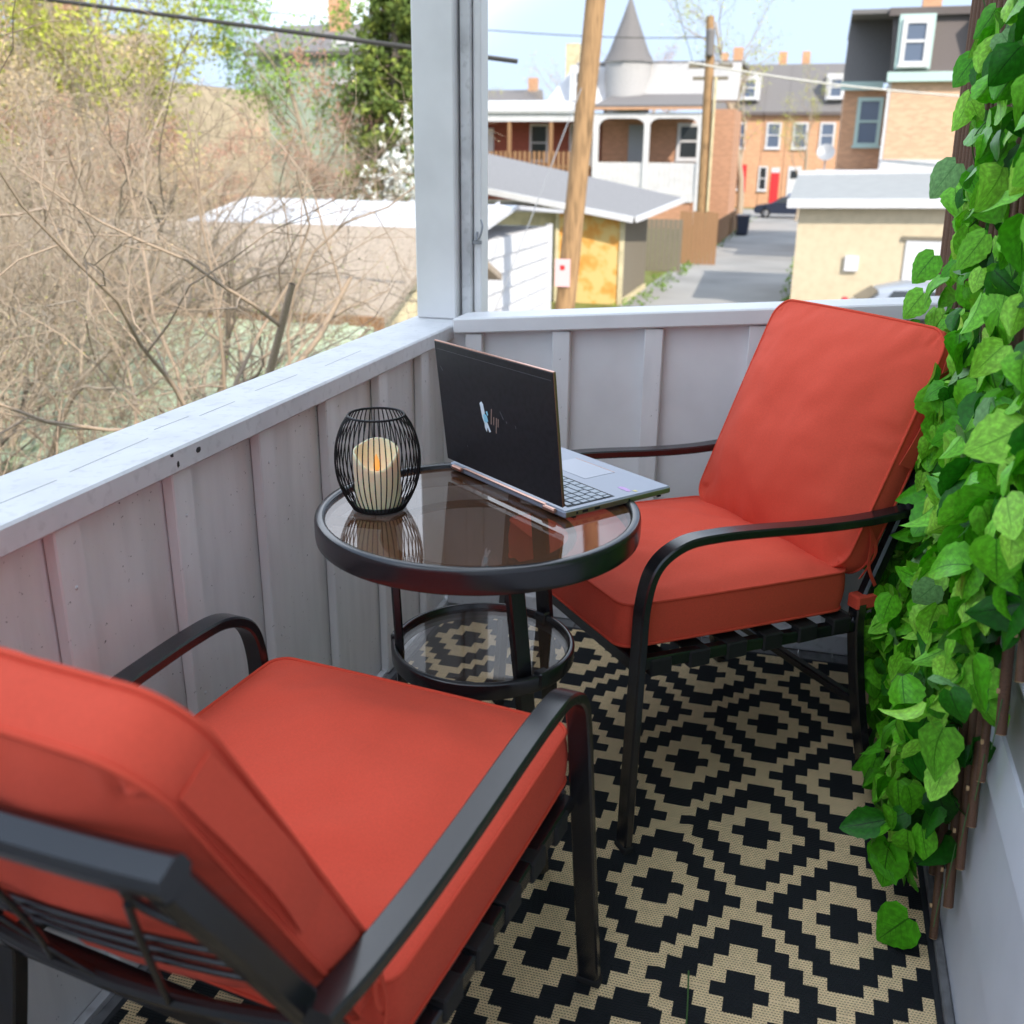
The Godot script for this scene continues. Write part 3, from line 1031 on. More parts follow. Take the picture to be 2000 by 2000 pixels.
func build_lantern() -> void:
	var at := Vector3(-0.6928, 0.7142, -1.5396)
	var t := thing("wire_lantern", "round black wire cage lantern holding a candle on the table", "lantern", at)
	var prof := [Vector2(0.046, 0.004), Vector2(0.057, 0.022), Vector2(0.069, 0.052), Vector2(0.0735, 0.085), Vector2(0.0705, 0.118), Vector2(0.061, 0.147), Vector2(0.0485, 0.1665)]
	var rings := MB.new()
	rings.ring(Vector3(0, 0.1672, 0), Vector3.RIGHT, Vector3.BACK, 0.0482, 0.0021, 56, 7)
	part("top_ring", rings, M.wire, t)
	var br := MB.new()
	br.lathe(PackedVector2Array([Vector2(0.001, 0.0016), Vector2(0.046, 0.0016), Vector2(0.048, 0.004), Vector2(0.047, 0.010), Vector2(0.044, 0.011), Vector2(0.043, 0.005), Vector2(0.001, 0.0045)]), 48)
	part("base_dish", br, M.wire, t)
	for i in 46:
		var a := TAU * i / 46
		var pts := PackedVector3Array()
		for q in prof:
			pts.append(Vector3(cos(a) * q.x, q.y, sin(a) * q.x))
		var mb := MB.new()
		mb.tube(smooth(pts, 14), 0.0011, 0.0011, 5, false)
		part("cage_wire", mb, M.wire, t)
	# candle: hand-cut wavy lip, a shallow well and a lit bulb shaped like a flame
	var cd := thing("candle", "ivory flameless pillar candle with wavy lip inside the wire lantern", "candle", at + Vector3(0, 0.005, 0))
	cd.rotation = Vector3(0.0, 0.0, 0.03)
	var p := PackedVector3Array()
	var seg := 48
	var f := FastNoiseLite.new()
	f.seed = 4
	f.frequency = 0.9
	var rows := [[0.002, 0.0, 0.0], [0.038, 0.0, 0.0], [0.0395, 0.003, 0.0], [0.040, 0.035, 0.0], [0.040, 0.055, 0.3], [0.0405, 0.090, 1.0], [0.039, 0.096, 1.0], [0.0355, 0.095, 1.0], [0.034, 0.082, 0.7], [0.030, 0.070, 0.25], [0.015, 0.0635, 0.0], [0.002, 0.063, 0.0]]
	for r in rows:
		for s in seg:
			var a := TAU * s / seg
			var wv: float = (-0.017 * cos(a + 1.15) + sin(a * 2.0 + 0.6) * 0.004 + sin(a * 3.0 + 2.0) * 0.003) * r[2]
			var rr: float = r[0] * (1.0 + 0.03 * f.get_noise_2d(cos(a) * 3.0, sin(a) * 3.0 + r[1] * 20.0))
			p.append(Vector3(cos(a) * rr, r[1] + wv, -sin(a) * rr))
	var body := MB.new()
	body.grid(p, seg, rows.size(), true)
	part("wax_body", body, M.wax, cd)
	var fm := MB.new()
	fm.lathe(PackedVector2Array([Vector2(0.0005, 0.063), Vector2(0.004, 0.065), Vector2(0.0062, 0.071), Vector2(0.0052, 0.079), Vector2(0.0026, 0.088), Vector2(0.0004, 0.093)]), 16)
	part("flame_bulb", fm, M.flame, cd)
	var l := OmniLight3D.new()
	l.name = "flame_light"
	l.light_color = Color(1.0, 0.62, 0.25)
	l.light_energy = 0.00003
	l.light_size = 0.006
	l.omni_range = 5.0
	l.omni_attenuation = 2.0
	l.shadow_enabled = true
	cd.add_child(l)
	l.position = Vector3(0, 0.076, 0)


func build_laptop() -> void:
	var hr := Vector3(-0.3686, 0.7160, -1.5701)
	var hl := Vector3(-0.6542, 0.7160, -1.7894)
	var mid := (hr + hl) / 2
	var hx := (hr - hl).normalized()
	var fw := Vector3(hx.z, 0, -hx.x)
	# own axes: x along the hinge, -z towards the typist
	var t := thing("laptop", "open dark laptop with copper edges on the glass table", "laptop", mid)
	t.transform = Transform3D(Basis(hx, Vector3.UP, -fw), mid)
	var W := 0.180
	var b := MB.new()
	b.box(Transform3D(Basis(), Vector3(0, 0.0075, -0.128)), Vector3(2 * W, 0.0135, 0.250), 0.003)
	part("base", b, M.laptop_deck, t)
	var ed := MB.new()
	ed.bx(W - 0.001, W + 0.0006, 0.003, 0.0115, -0.250, -0.006)
	part("side_edge", ed, M.brass_edge, t)
	for q in [[-0.030, 0.004], [-0.048, 0.012], [-0.075, 0.012], [-0.150, 0.003]]:
		boxpart("port", M.port, t, W + 0.0002, W + 0.0012, 0.005, 0.0095, q[0] - q[1] / 2, q[0] + q[1] / 2)
	for s in [-1.0, 1.0]:
		var ft := MB.new()
		ft.bx(s * 0.13 - 0.05, s * 0.13 + 0.05, -0.0018, 0.0009, -0.23, -0.222, 0.001)
		ft.bx(s * 0.13 - 0.05, s * 0.13 + 0.05, -0.0018, 0.0009, -0.03, -0.022, 0.001)
		part("foot_strip", ft, M.rubber, t)
	# keyboard
	var well := MB.new()
	well.bx(-0.160, 0.166, 0.0143, 0.0146, -0.128, -0.022)
	part("key_well", well, M.key_gap, t)
	var km := {}
	var rowz := [-0.030, -0.0465, -0.0635, -0.0805, -0.0975, -0.1145]
	var layouts := [[0.6, 15], [1.0, 15], [1.0, 14], [1.0, 13], [1.0, 12], [1.0, 10]]
	for r in 6:
		var z: float = rowz[r]
		var dep: float = 0.0105 if r == 0 else 0.0142
		var x := -0.1585
		var i := 0
		var n: int = layouts[r][1]
		while x < 0.160:
			var wd := 0.0188
			if r == 1 and i == 13: wd = 0.029
			if r == 2 and i == 0: wd = 0.027
			if r == 3 and (i == 0 or i == 12): wd = 0.033
			if r == 4 and (i == 0 or i == 11): wd = 0.040
			if r == 5 and i == 4: wd = 0.088
			wd = minf(wd, 0.164 - x)
			if wd < 0.008:
				break
			var key := "%.4f_%.4f" % [wd, dep]
			if not km.has(key):
				var mb := MB.new()
				mb.box(Transform3D(), Vector3(wd - 0.0028, 0.0016, dep), 0.0006)
				km[key] = mb.mesh()
			put("key", km[key], M.key, t, Transform3D(Basis(), Vector3(x + wd / 2, 0.0154, z)))
			x += wd
			i += 1
	boxpart("touchpad", M.touchpad, t, -0.058, 0.058, 0.0143, 0.0147, -0.222, -0.150, 0.0001)
	boxpart("touchpad_edge", M.copper, t, -0.058, 0.058, 0.0143, 0.0149, -0.2235, -0.2222)
	var s1 := MB.new()
	var poly := PackedVector2Array()
	rng.seed = 8
	for a in 14:
		var q := TAU * a / 14
		poly.append(Vector2(cos(q) * 0.017, sin(q) * 0.008) * rng.randf_range(0.55, 1.1))
	s1.prism(poly, 0.0, 0.0003, Transform3D(Basis(Vector3.RIGHT, -PI / 2), Vector3(0.146, 0.0144, -0.170)))
	part("palm_sticker", s1, M.sticker_purple, t)
	var s2 := MB.new()
	s2.prism(PackedVector2Array([Vector2(-0.004, -0.003), Vector2(0.004, -0.002), Vector2(0.005, 0.003), Vector2(-0.002, 0.004)]), 0.0, 0.0003, Transform3D(Basis(Vector3.RIGHT, -PI / 2), Vector3(0.164, 0.0144, -0.178)))
	part("palm_sticker", s2, M.sticker_yellow, t)

	# lid, opened a little past upright
	var ang := deg_to_rad(96.5)
	var up := Vector3(0, sin(ang), -cos(ang))
	var lid := Node3D.new()
	var nrm := up.cross(Vector3.RIGHT)     # towards the viewer
	var lb := Basis(Vector3.RIGHT, up, Vector3.RIGHT.cross(up))
	var panel := MB.new()
	panel.box(Transform3D(Basis(), Vector3(0, 0.128, 0)), Vector3(2 * W, 0.236, 0.0045), 0.0015)
	var lo := put("lid", panel.mesh(), M.lid, t, Transform3D(lb, Vector3(0, 0.012, -0.001)))
	var rimm := MB.new()
	rimm.bx(W - 0.0005, W + 0.0008, 0.012, 0.2455, -0.0030, 0.0016)
	rimm.bx(-W, W, 0.2455, 0.2468, -0.0030, 0.0016)
	part("copper_edge", rimm, M.copper, lo)
	boxpart("screen", M.screen, lo, -W + 0.006, W - 0.006, 0.022, 0.240, -0.0030, -0.0023)
	boxpart("lid_seam", M.scratch, lo, -W + 0.006, W - 0.006, 0.2315, 0.2321, 0.0022, 0.0025)
	# four slanted bars of the maker's mark
	for q in [[-0.010, 0.132, 0.030], [-0.0035, 0.125, 0.0155], [0.0035, 0.118, 0.030], [0.010, 0.124, 0.0155]]:
		var mb := MB.new()
		mb.box(Transform3D(Basis(Vector3.BACK, -0.18), Vector3(q[0], q[1], 0.0025)), Vector3(0.0024, q[2], 0.0005))
		part("logo_bar", mb, M.copper_dull, lo)
	# torn blue and white sticker
	var torn := [PackedVector2Array([Vector2(-0.044, 0.151), Vector2(-0.038, 0.155), Vector2(-0.033, 0.150), Vector2(-0.030, 0.132), Vector2(-0.026, 0.120), Vector2(-0.033, 0.112), Vector2(-0.039, 0.124)]), PackedVector2Array([Vector2(-0.034, 0.118), Vector2(-0.026, 0.120), Vector2(-0.016, 0.102), Vector2(-0.021, 0.100), Vector2(-0.026, 0.109), Vector2(-0.029, 0.099), Vector2(-0.034, 0.106)])]
	for k in 2:
		var mb := MB.new()
		mb.prism(torn[k], 0.0022, 0.0026)
		part("sticker", mb, M.sticker_white, lo)
	var blu := MB.new()
	blu.prism(PackedVector2Array([Vector2(-0.036, 0.129), Vector2(-0.031, 0.134), Vector2(-0.024, 0.130), Vector2(-0.021, 0.121), Vector2(-0.027, 0.117), Vector2(-0.034, 0.119)]), 0.0026, 0.0029)
	blu.prism(PackedVector2Array([Vector2(-0.027, 0.138), Vector2(-0.022, 0.140), Vector2(-0.020, 0.133), Vector2(-0.023, 0.131)]), 0.0022, 0.0026)
	part("sticker", blu, M.sticker_blue, lo)
	for q in [[0.023, 0.141, 0.6, 0.016], [0.036, 0.131, 0.3, 0.004], [0.063, 0.128, 0.1, 0.005], [-0.163, 0.195, 0.7, 0.01], [-0.10, 0.055, 0.2, 0.004]]:
		var mb := MB.new()
		mb.box(Transform3D(Basis(Vector3.BACK, q[2]), Vector3(q[0], q[1], 0.0024)), Vector3(0.0012, q[3], 0.0004))
		part("scratch", mb, M.scratch, lo)
	for s in [-1.0, 1.0]:
		var hg := MB.new()
		hg.box(Transform3D(Basis(), Vector3(s * 0.145, 0.0105, 0.0025)), Vector3(0.032, 0.008, 0.009), 0.002)
		part("hinge", hg, M.copper, t)
	boxpart("hinge_strip", M.copper, t, -0.127, 0.127, 0.0125, 0.0140, -0.006, 0.0005)


func leaf_mesh(fold: float, curl: float, twist: float, seed_: int) -> ArrayMesh:
	# unit leaf: stalk end at the origin, tip at -Y, face towards +Z
	var r := RandomNumberGenerator.new()
	r.seed = seed_
	var n := 12
	var p := PackedVector3Array()
	var uv := PackedVector2Array()
	var side := []
	for j in n + 1:
		var t := float(j) / n
		var w := 0.47 * pow(sin(PI * pow(clampf(t * 0.985 + 0.015, 0, 1), 0.62)), 0.78)
		var tooth := 1.0 + (0.05 if j % 2 else -0.02) * (1.0 if t > 0.08 and t < 0.95 else 0.0)
		side.append(w * tooth * r.randf_range(0.96, 1.04))
	for j in n + 1:
		var t := float(j) / n
		var lobe := 0.10 * pow(1.0 - t, 6.0)
		for s in [-1.0, -0.5, 0.0, 0.5, 1.0]:
			var x: float = s * side[j]
			var y: float = -t + lobe * absf(s)
			var a: float = absf(s) * side[j]
			var z := -fold * a + 0.12 * a * a - curl * t * t + curl * 0.3 * t
			z += twist * x * (t - 0.3) + 0.015 * sin(t * 17.0 + s * 3.0) * absf(s)
			p.append(Vector3(x, y, z))
			uv.append(Vector2(0.5 + s * 0.5, t))
	var mb := MB.new()
	mb.grid(p, 5, n + 1)
	# own facing: along +x then along -y gives -z, so turn it round
	for k in range(0, mb.ix.size(), 3):
		var q := mb.ix[k + 1]
		mb.ix[k + 1] = mb.ix[k + 2]
		mb.ix[k + 2] = q
	for k in mb.n.size():
		mb.n[k] = -mb.n[k]
		mb.t[k] = uv[k]
	return mb.mesh()


func build_ivy() -> void:
	rng.seed = 77
	var t := thing("ivy_screen", "willow stick trellis covered in bright green artificial ivy leaves along the house wall", "leafy screen", Vector3(0.318, 0, -2.0))
	var o := t.position
	# crossing willow sticks; the near edge leans forward with height
	var near := func(y: float) -> float:
		return -1.565 + 0.36 * y
	var stick := func(a: Vector3, b: Vector3, r: float) -> void:
		var mb := MB.new()
		var pts := PackedVector3Array()
		for i in 5:
			var q := a.lerp(b, i / 4.0)
			pts.append(q - o + Vector3(rng.randf_range(-0.002, 0.002), 0, rng.randf_range(-0.004, 0.004)))
		mb.tube(pts, r, r * 0.85, 7)
		var st := part("stick", mb, M.willow, t)
		var e := MB.new()
		var d := (pts[0] - pts[1]).normalized()
		e.tube(PackedVector3Array([pts[0] + d * 0.0003, pts[0] + d * 0.0012]), r * 0.9, r * 0.88, 7)
		part("cut_end", e, M.willow_end, st)
	# sticks that lean away from the viewer as they rise, and their crossing partners
	for i in 21:
		var y := 0.022 + i * 0.104
		var z: float = near.call(y)
		var top := minf(2.3, y + 1.25)
		stick.call(Vector3(0.314 + rng.randf_range(-0.004, 0.004), y, z), Vector3(0.314, top, z - (top - y) * 0.42), rng.randf_range(0.0065, 0.009))
	for i in 16:
		var z := -1.66 - i * 0.072
		stick.call(Vector3(0.313, 0.05 + rng.randf_range(0.0, 0.05), z), Vector3(0.313, 1.9, z - 0.35), rng.randf_range(0.006, 0.0085))
		if i % 2 == 0:
			stick.call(Vector3(0.324, 0.06, z - 0.1), Vector3(0.324, 1.9, z + 0.52), rng.randf_range(0.006, 0.008))
	# rivets where the sticks cross
	for i in 16:
		var y := 0.085 + i * 0.104
		var mb := MB.new()
		var z: float = near.call(y) - 0.03
		mb.tube(PackedVector3Array([Vector3(0.300, y, z) - o, Vector3(0.3035, y, z) - o]), 0.0042, 0.0036, 8)
		part("rivet", mb, M.willow_end, t)

	var meshes := []
	for k in 12:
		meshes.append(leaf_mesh([0.15, 0.35, 0.05, 0.6, 0.2, 0.9, 0.1, 0.45, 1.2, -0.25, 0.7, 0.3][k], [0.1, 0.35, -0.2, 0.25, 0.6, 0.15, 0.4, -0.35, 0.3, 0.5, -0.45, 0.75][k], [0.0, 0.5, -0.5, 0.25, -0.4, 0.7, 0.2, -0.2, 0.3, -0.6, 0.4, -0.8][k], 100 + k))
	var placed := []
	var tries := 0
	while placed.size() < 1700 and tries < 14000:
		tries += 1
		var y := 0.06 + 2.05 * pow(rng.randf(), 1.0)
		if tries % 3 == 0:
			y = rng.randf_range(0.10, 0.95)
		var zn: float = near.call(y)
		zn = maxf(zn - 0.01, -1.57) if y < 0.9 else -1.15
		# thinner near the cut edge below
		var z := lerpf(-2.44 if y > 0.8 else -2.60, zn, rng.randf())
		var depth := rng.randf()
		var outx := lerpf(0.310, 0.262 if y > 0.9 else (0.240 if y > 0.5 else 0.20), pow(depth, 0.8))
		if y < 0.75 and z > zn - 0.06 and rng.randf() < 0.5:
			continue
		if y < 0.30 and outx < 0.24 and rng.randf() < 0.4:
			continue
		var L := rng.randf_range(0.036, 0.078)
		var yaw := rng.randfn(0.0, 0.85)
		var face := Vector3(-1, 0, 0).rotated(Vector3.UP, yaw)
		face = (face + Vector3(0, rng.randfn(0.2, 0.55), 0)).normalized()
		if y > 0.75:
			# upper leaves hang edge-on and overlap like shingles
			face = (Vector3(-0.8, 0.1, 0.55).rotated(Vector3.UP, rng.randfn(0.0, 1.0)) + Vector3(0, rng.randfn(0.05, 0.4), 0)).normalized()
		var down := (Vector3(0, -1, 0) + Vector3(rng.randfn(0, 0.4), rng.randfn(0, 0.25), rng.randfn(0, 0.6))).normalized()
		down = (down - face * down.dot(face)).normalized()
		var yv := -down
		var xv := yv.cross(face).normalized()
		var base := Vector3(outx, y + L * 0.4, z)
		# keep out of the wall and off the floor
		var tip := base + down * L
		if tip.x > 0.322 or tip.y < 0.02 or base.x > 0.322:
			continue
		var m: int = [0, 0, 1, 5, 2, 5, 3, 1, 0, 2][rng.randi() % 10]
		if rng.randf() < 0.045:
			m = 4
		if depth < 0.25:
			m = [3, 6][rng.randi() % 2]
		var eye := Vector3(0, 1.3, 0)
		placed.append([eye.distance_to(base) + (0.3 if depth < 0.3 else 0.0), Transform3D(Basis(xv * L * rng.randf_range(0.68, 1.05), yv * L, face * L), base - o), rng.randi() % 12, m])
	# stray leaves that stick out past the end of the screen
	for s in [[0.262, 1.29, -2.44, 0.085, 4, 0.9], [0.245, 1.10, -2.44, 0.075, 0, -0.2], [0.232, 1.02, -2.42, 0.07, 2, 0.2], [0.235, 0.95, -2.42, 0.07, 1, 0.0], [0.27, 1.5, -2.45, 0.07, 1, 0.4], [0.262, 0.085, -1.52, 0.085, 1, 0.1], [0.225, 0.17, -1.60, 0.085, 1, -0.3], [0.30, 0.62, -1.42, 0.07, 2, 0.5]]:
		var face := Vector3(-0.55, 0.2, 0.8).normalized()
		var down := Vector3(-0.7 * signf(s[5] + 0.3), -0.8, 0.1).normalized()
		down = (down - face * down.dot(face)).normalized()
		placed.append([1.0, Transform3D(Basis((-down).cross(face).normalized() * s[3], -down * s[3], face * s[3]), Vector3(s[0], s[1], s[2]) - o), 0, s[4]])
	placed.sort_custom(func(a, b): return a[0] < b[0])
	var rest := {}
	for i in placed.size():
		var q: Array = placed[i]
		if i < 300:
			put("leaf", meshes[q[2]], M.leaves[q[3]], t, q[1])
		else:
			if not rest.has(q[3]):
				rest[q[3]] = SurfaceTool.new()
			rest[q[3]].append_from(meshes[q[2]], 0, q[1])
	for k in rest:
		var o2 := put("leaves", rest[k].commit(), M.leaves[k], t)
		o2.set_meta("kind", "stuff")
	# green wire stems wandering through the leaves
	for i in 14:
		var pts := PackedVector3Array()
		var z := lerpf(-1.5, -2.7, rng.randf())
		var y := rng.randf_range(0.35, 2.0)
		for j in 5:
			pts.append(Vector3(0.29 + rng.randf_range(-0.03, 0.015), y, z) - o)
			y -= rng.randf_range(0.03, 0.08)
			z += rng.randf_range(-0.04, 0.05)
		var mb := MB.new()
		mb.tube(smooth(pts, 16), 0.0014, 0.0012, 5)
		part("stem", mb, M.vine, t)
	# a few drooping strands
	for i in 5:
		var y := 0.12 + i * 0.11
		var z: float = near.call(y)
		var mb := MB.new()
		mb.tube(smooth(PackedVector3Array([Vector3(0.31, y + 0.03, z - 0.02) - o, Vector3(0.302, y, z + 0.012) - o, Vector3(0.30, y - 0.03, z + 0.018) - o]), 8), 0.0009, 0.0007, 4)
		part("stem", mb, M.vine, t)


# an upright sash window on a wall that faces +z at z; the glass sits back inside its frame
func window(parent: Node3D, x: float, y: float, w: float, h: float, z: float, fm: Material, gm: Material, fw := 0.12) -> void:
	var mb := MB.new()
	mb.bx(x - w / 2, x - w / 2 + fw, y, y + h, z, z + 0.10)
	mb.bx(x + w / 2 - fw, x + w / 2, y, y + h, z, z + 0.10)
	mb.bx(x - w / 2 + fw, x + w / 2 - fw, y + h - fw, y + h, z, z + 0.098)
	mb.bx(x - w / 2 - 0.05, x + w / 2 + 0.05, y - 0.09, y - 0.001, z, z + 0.16)
	mb.bx(x - w / 2 + fw, x + w / 2 - fw, y, y + fw * 0.7, z, z + 0.097)
	mb.bx(x - w / 2 + fw, x + w / 2 - fw, y + h * 0.48, y + h * 0.48 + fw * 0.6, z, z + 0.08)
	var o := part("window", mb, fm, parent)
	boxpart("pane", gm, o, x - w / 2 + fw, x + w / 2 - fw, y + fw * 0.7, y + h * 0.48, z + 0.012, z + 0.03)
	boxpart("pane", gm, o, x - w / 2 + fw, x + w / 2 - fw, y + h * 0.48 + fw * 0.6, y + h - fw, z + 0.012, z + 0.04)


# the same on a wall that faces -x (towards the left of the picture) at x
func side_window(parent: Node3D, x: float, y: float, w: float, h: float, z: float, fm: Material, gm: Material, fw := 0.12) -> void:
	var mb := MB.new()
	mb.bx(x - 0.10, x, y, y + h, z - w / 2, z - w / 2 + fw)
	mb.bx(x - 0.10, x, y, y + h, z + w / 2 - fw, z + w / 2)
	mb.bx(x - 0.098, x, y + h - fw, y + h, z - w / 2 + fw, z + w / 2 - fw)
	mb.bx(x - 0.15, x, y - 0.09, y - 0.001, z - w / 2 - 0.05, z + w / 2 + 0.05)
	mb.bx(x - 0.08, x, y + h * 0.48, y + h * 0.48 + fw * 0.6, z - w / 2 + fw, z + w / 2 - fw)
	var o := part("window", mb, fm, parent)
	boxpart("pane", gm, o, x - 0.03, x - 0.012, y, y + h * 0.48, z - w / 2 + fw, z + w / 2 - fw)
	boxpart("pane", gm, o, x - 0.04, x - 0.012, y + h * 0.48 + fw * 0.6, y + h - fw, z - w / 2 + fw, z + w / 2 - fw)


func slab(a: Vector3, b: Vector3, c: Vector3, d: Vector3, th: float) -> MB:
	# a sloping sheet with thickness, corners counter-clockwise seen from above
	var mb := MB.new()
	var n := (c - a).cross(d - b).normalized()
	if n.y < 0:
		n = -n
	var q := [a, b, c, d]
	var l := []
	for k in q:
		l.append(k - n * th)
	mb.oquad(a, b, c, d, n)
	mb.oquad(l[0], l[1], l[2], l[3], -n)
	var mid: Vector3 = (a + b + c + d) / 4
	for k in 4:
		var e: Vector3 = (q[k] + q[(k + 1) % 4]) / 2 - mid
		mb.oquad(q[k], q[(k + 1) % 4], l[(k + 1) % 4], l[k], e)
	return mb


func build_ground() -> void:
	var g := MB.new()
	g.oquad(Vector3(-260, GROUND, 40), Vector3(260, GROUND, 40), Vector3(260, GROUND, -420), Vector3(-260, GROUND, -420), Vector3.UP)
	structure("ground", g, M.grass)
	var a := MB.new()
	a.oquad(Vector3(-4.9, GROUND + 0.006, -6), Vector3(9, GROUND + 0.006, -6), Vector3(9, GROUND + 0.006, -27.6), Vector3(-5.1, GROUND + 0.006, -27.6), Vector3.UP)
	a.oquad(Vector3(-5.1, GROUND + 0.006, -27.6), Vector3(-0.62, GROUND + 0.006, -27.6), Vector3(-0.7, GROUND + 0.006, -84), Vector3(-4.9, GROUND + 0.006, -84), Vector3.UP)
	a.oquad(Vector3(-60, GROUND + 0.007, -78), Vector3(40, GROUND + 0.007, -78), Vector3(40, GROUND + 0.007, -85), Vector3(-60, GROUND + 0.007, -85), Vector3.UP)
	structure("alley", a, M.asphalt)


func build_garages() -> void:
	# tan block garage beyond the yard
	var t := thing("garage", "tan rendered garage with flat grey roof and white door beside the alley", "garage", Vector3(3, GROUND, -31))
	var o := t.position
	boxpart("wall", M.tan_wall, t, -0.58 - o.x, 7.0 - o.x, 0, 2.74, -28 - o.z, -34 - o.z)
	var rf := slab(Vector3(-0.85, 0.30, -27.7) - o, Vector3(7.2, 0.46, -27.7) - o, Vector3(7.2, 1.0, -34.4) - o, Vector3(-0.85, 0.78, -34.4) - o, 0.12)
	part("roof", rf, M.roof_flat, t)
	var fa := slab(Vector3(-0.88, 0.302, -27.62) - o, Vector3(7.2, 0.462, -27.62) - o, Vector3(7.2, 0.464, -27.70) - o, Vector3(-0.88, 0.304, -27.70) - o, 0.22)
	part("fascia", fa, M.white, t)
	part("parapet", slab(Vector3(-0.85, 0.90, -34.4) - o, Vector3(7.2, 1.12, -34.4) - o, Vector3(7.2, 1.12, -34.6) - o, Vector3(-0.85, 0.90, -34.6) - o, 0.25), M.white, t)
	var dr := boxpart("door", M.white, t, 2.11 - o.x, 3.15 - o.x, 0.0, 1.95, -28.002 - o.z, -27.95 - o.z)
	boxpart("lintel", M.wood_grey, dr, 2.0 - o.x, 3.3 - o.x, 1.96, 2.05, -28.0 - o.z, -27.93 - o.z)
	boxpart("meter_box", M.white, t, 0.68 - o.x, 1.02 - o.x, 1.15, 1.53, -28.002 - o.z, -27.9 - o.z)

	# small plywood shed with its long lean-to roof
	var s := thing("shed", "yellow plywood shed with dark grey plank side under a grey lean-to roof", "shed", Vector3(-6.0, GROUND, -30))
	o = s.position
	boxpart("front_wall", M.yellow_wood, s, -6.93 - o.x, -5.16 - o.x, 0, 2.45, -28.1 - o.z, -28.0 - o.z)
	boxpart("corner_post", M.cream, s, -5.20 - o.x, -5.08 - o.x, 0, 2.42, -28.04 - o.z, -27.95 - o.z)
	boxpart("corner_post", M.cream, s, -7.0 - o.x, -6.9 - o.x, 0, 2.42, -28.04 - o.z, -27.95 - o.z)
	for i in 11:
		var z := -28.12 - i * 0.36
		boxpart("plank", M.wood_grey, s, -5.20 - o.x, -5.12 - o.x, 0.15, 2.25, z - 0.35 - o.z, z - o.z)
	boxpart("sill_beam", M.cream, s, -5.21 - o.x, -5.06 - o.x, 0, 0.14, -32.0 - o.z, -28.1 - o.z)
	boxpart("back_wall", M.wood_grey, s, -9.6 - o.x, -5.2 - o.x, 0, 2.3, -32.1 - o.z, -32 - o.z)
	boxpart("side_room", M.cream, s, -11.5 - o.x, -7.02 - o.x, 0, 2.55, -32 - o.z, -28.3 - o.z)
	part("roof", slab(Vector3(-11.8, 0.90, -27.7) - o, Vector3(-4.75, -0.22, -27.5) - o, Vector3(-4.1, 0.12, -32.2) - o, Vector3(-11.8, 1.62, -32.2) - o, 0.10), M.roof_grey, s)
	part("eave_board", slab(Vector3(-11.8, 0.905, -27.62) - o, Vector3(-4.75, -0.215, -27.42) - o, Vector3(-4.75, -0.213, -27.50) - o, Vector3(-11.8, 0.907, -27.70) - o, 0.16), M.white, s)
	part("eave_board", slab(Vector3(-4.72, -0.215, -27.45) - o, Vector3(-4.64, -0.21, -27.45) - o, Vector3(-4.0, 0.13, -32.2) - o, Vector3(-4.08, 0.125, -32.2) - o, 0.14), M.white, s)

	# long white garage whose clapboards run away from the porch
	var w := thing("garage", "long white clapboard garage with white metal roof left of the alley", "garage", Vector3(-9, GROUND, -17))
	o = w.position
	boxpart("wall", M.white, w, -9.4 - o.x, -5.02 - o.x, 0, 2.62, -19.4 - o.z, -13.4 - o.z)
	for i in 9:
		var y := 0.1 + i * 0.28
		var mb := MB.new()
		mb.prism(PackedVector2Array([Vector2(-5.018 - o.x, y), Vector2(-4.965 - o.x, y), Vector2(-5.0 - o.x, y + 0.275), Vector2(-5.018 - o.x, y + 0.275)]), -19.4 - o.z, -13.4 - o.z)
		part("clapboard", mb, M.white, w)
	boxpart("corner_board", M.white, w, -5.06 - o.x, -4.94 - o.x, 0, 2.66, -19.5 - o.z, -19.38 - o.z)
	part("roof", slab(Vector3(-9.8, 0.02, -13.1) - o, Vector3(-4.8, 0.02, -13.1) - o, Vector3(-4.8, 0.52, -16.6) - o, Vector3(-9.8, 0.56, -16.6) - o, 0.06), M.white_roof, w)
	part("roof", slab(Vector3(-9.8, 0.56, -16.6) - o, Vector3(-4.8, 0.52, -16.6) - o, Vector3(-4.8, 0.30, -19.8) - o, Vector3(-9.8, 0.31, -19.8) - o, 0.06), M.white_roof, w)
	for i in 10:
		var x := -9.6 + i * 0.5
		var sm := MB.new()
		sm.box(Transform3D(Basis(Vector3.RIGHT, atan2(0.55, 3.5)), Vector3(x - o.x, 0.31 - o.y - 0.02, -14.85 - o.z)), Vector3(0.03, 0.04, 3.4))
		part("roof_seam", sm, M.white_roof, w)

	# brown roofed garage behind the thicket, gable end towards the right
	var b := thing("garage", "cream garage with brown shingle gable roof behind the bare thicket", "garage", Vector3(-8, GROUND, -11.5))
	o = b.position
	boxpart("wall", M.cream, b, -14 - o.x, -4.75 - o.x, 0, 2.28, -14.2 - o.z, -10.6 - o.z)
	var gb := MB.new()
	gb.prism(PackedVector2Array([Vector2(-10.6, -0.30), Vector2(-14.2, -0.30), Vector2(-12.4, 0.35)]), 0.0, 0.08, Transform3D(Basis(Vector3(0, 0, 1), Vector3.UP, Vector3(-1, 0, 0)), Vector3(-4.75 - o.x, -o.y, -o.z)))
	part("gable", gb, M.cream, b)
	part("roof", slab(Vector3(-14.4, -0.37, -10.2) - o, Vector3(-4.45, -0.37, -10.2) - o, Vector3(-4.45, 0.42, -12.4) - o, Vector3(-14.4, 0.42, -12.4) - o, 0.09), M.roof_brown, b)
	part("roof", slab(Vector3(-14.4, 0.42, -12.4) - o, Vector3(-4.45, 0.42, -12.4) - o, Vector3(-4.45, -0.37, -14.6) - o, Vector3(-14.4, -0.37, -14.6) - o, 0.09), M.roof_brown, b)
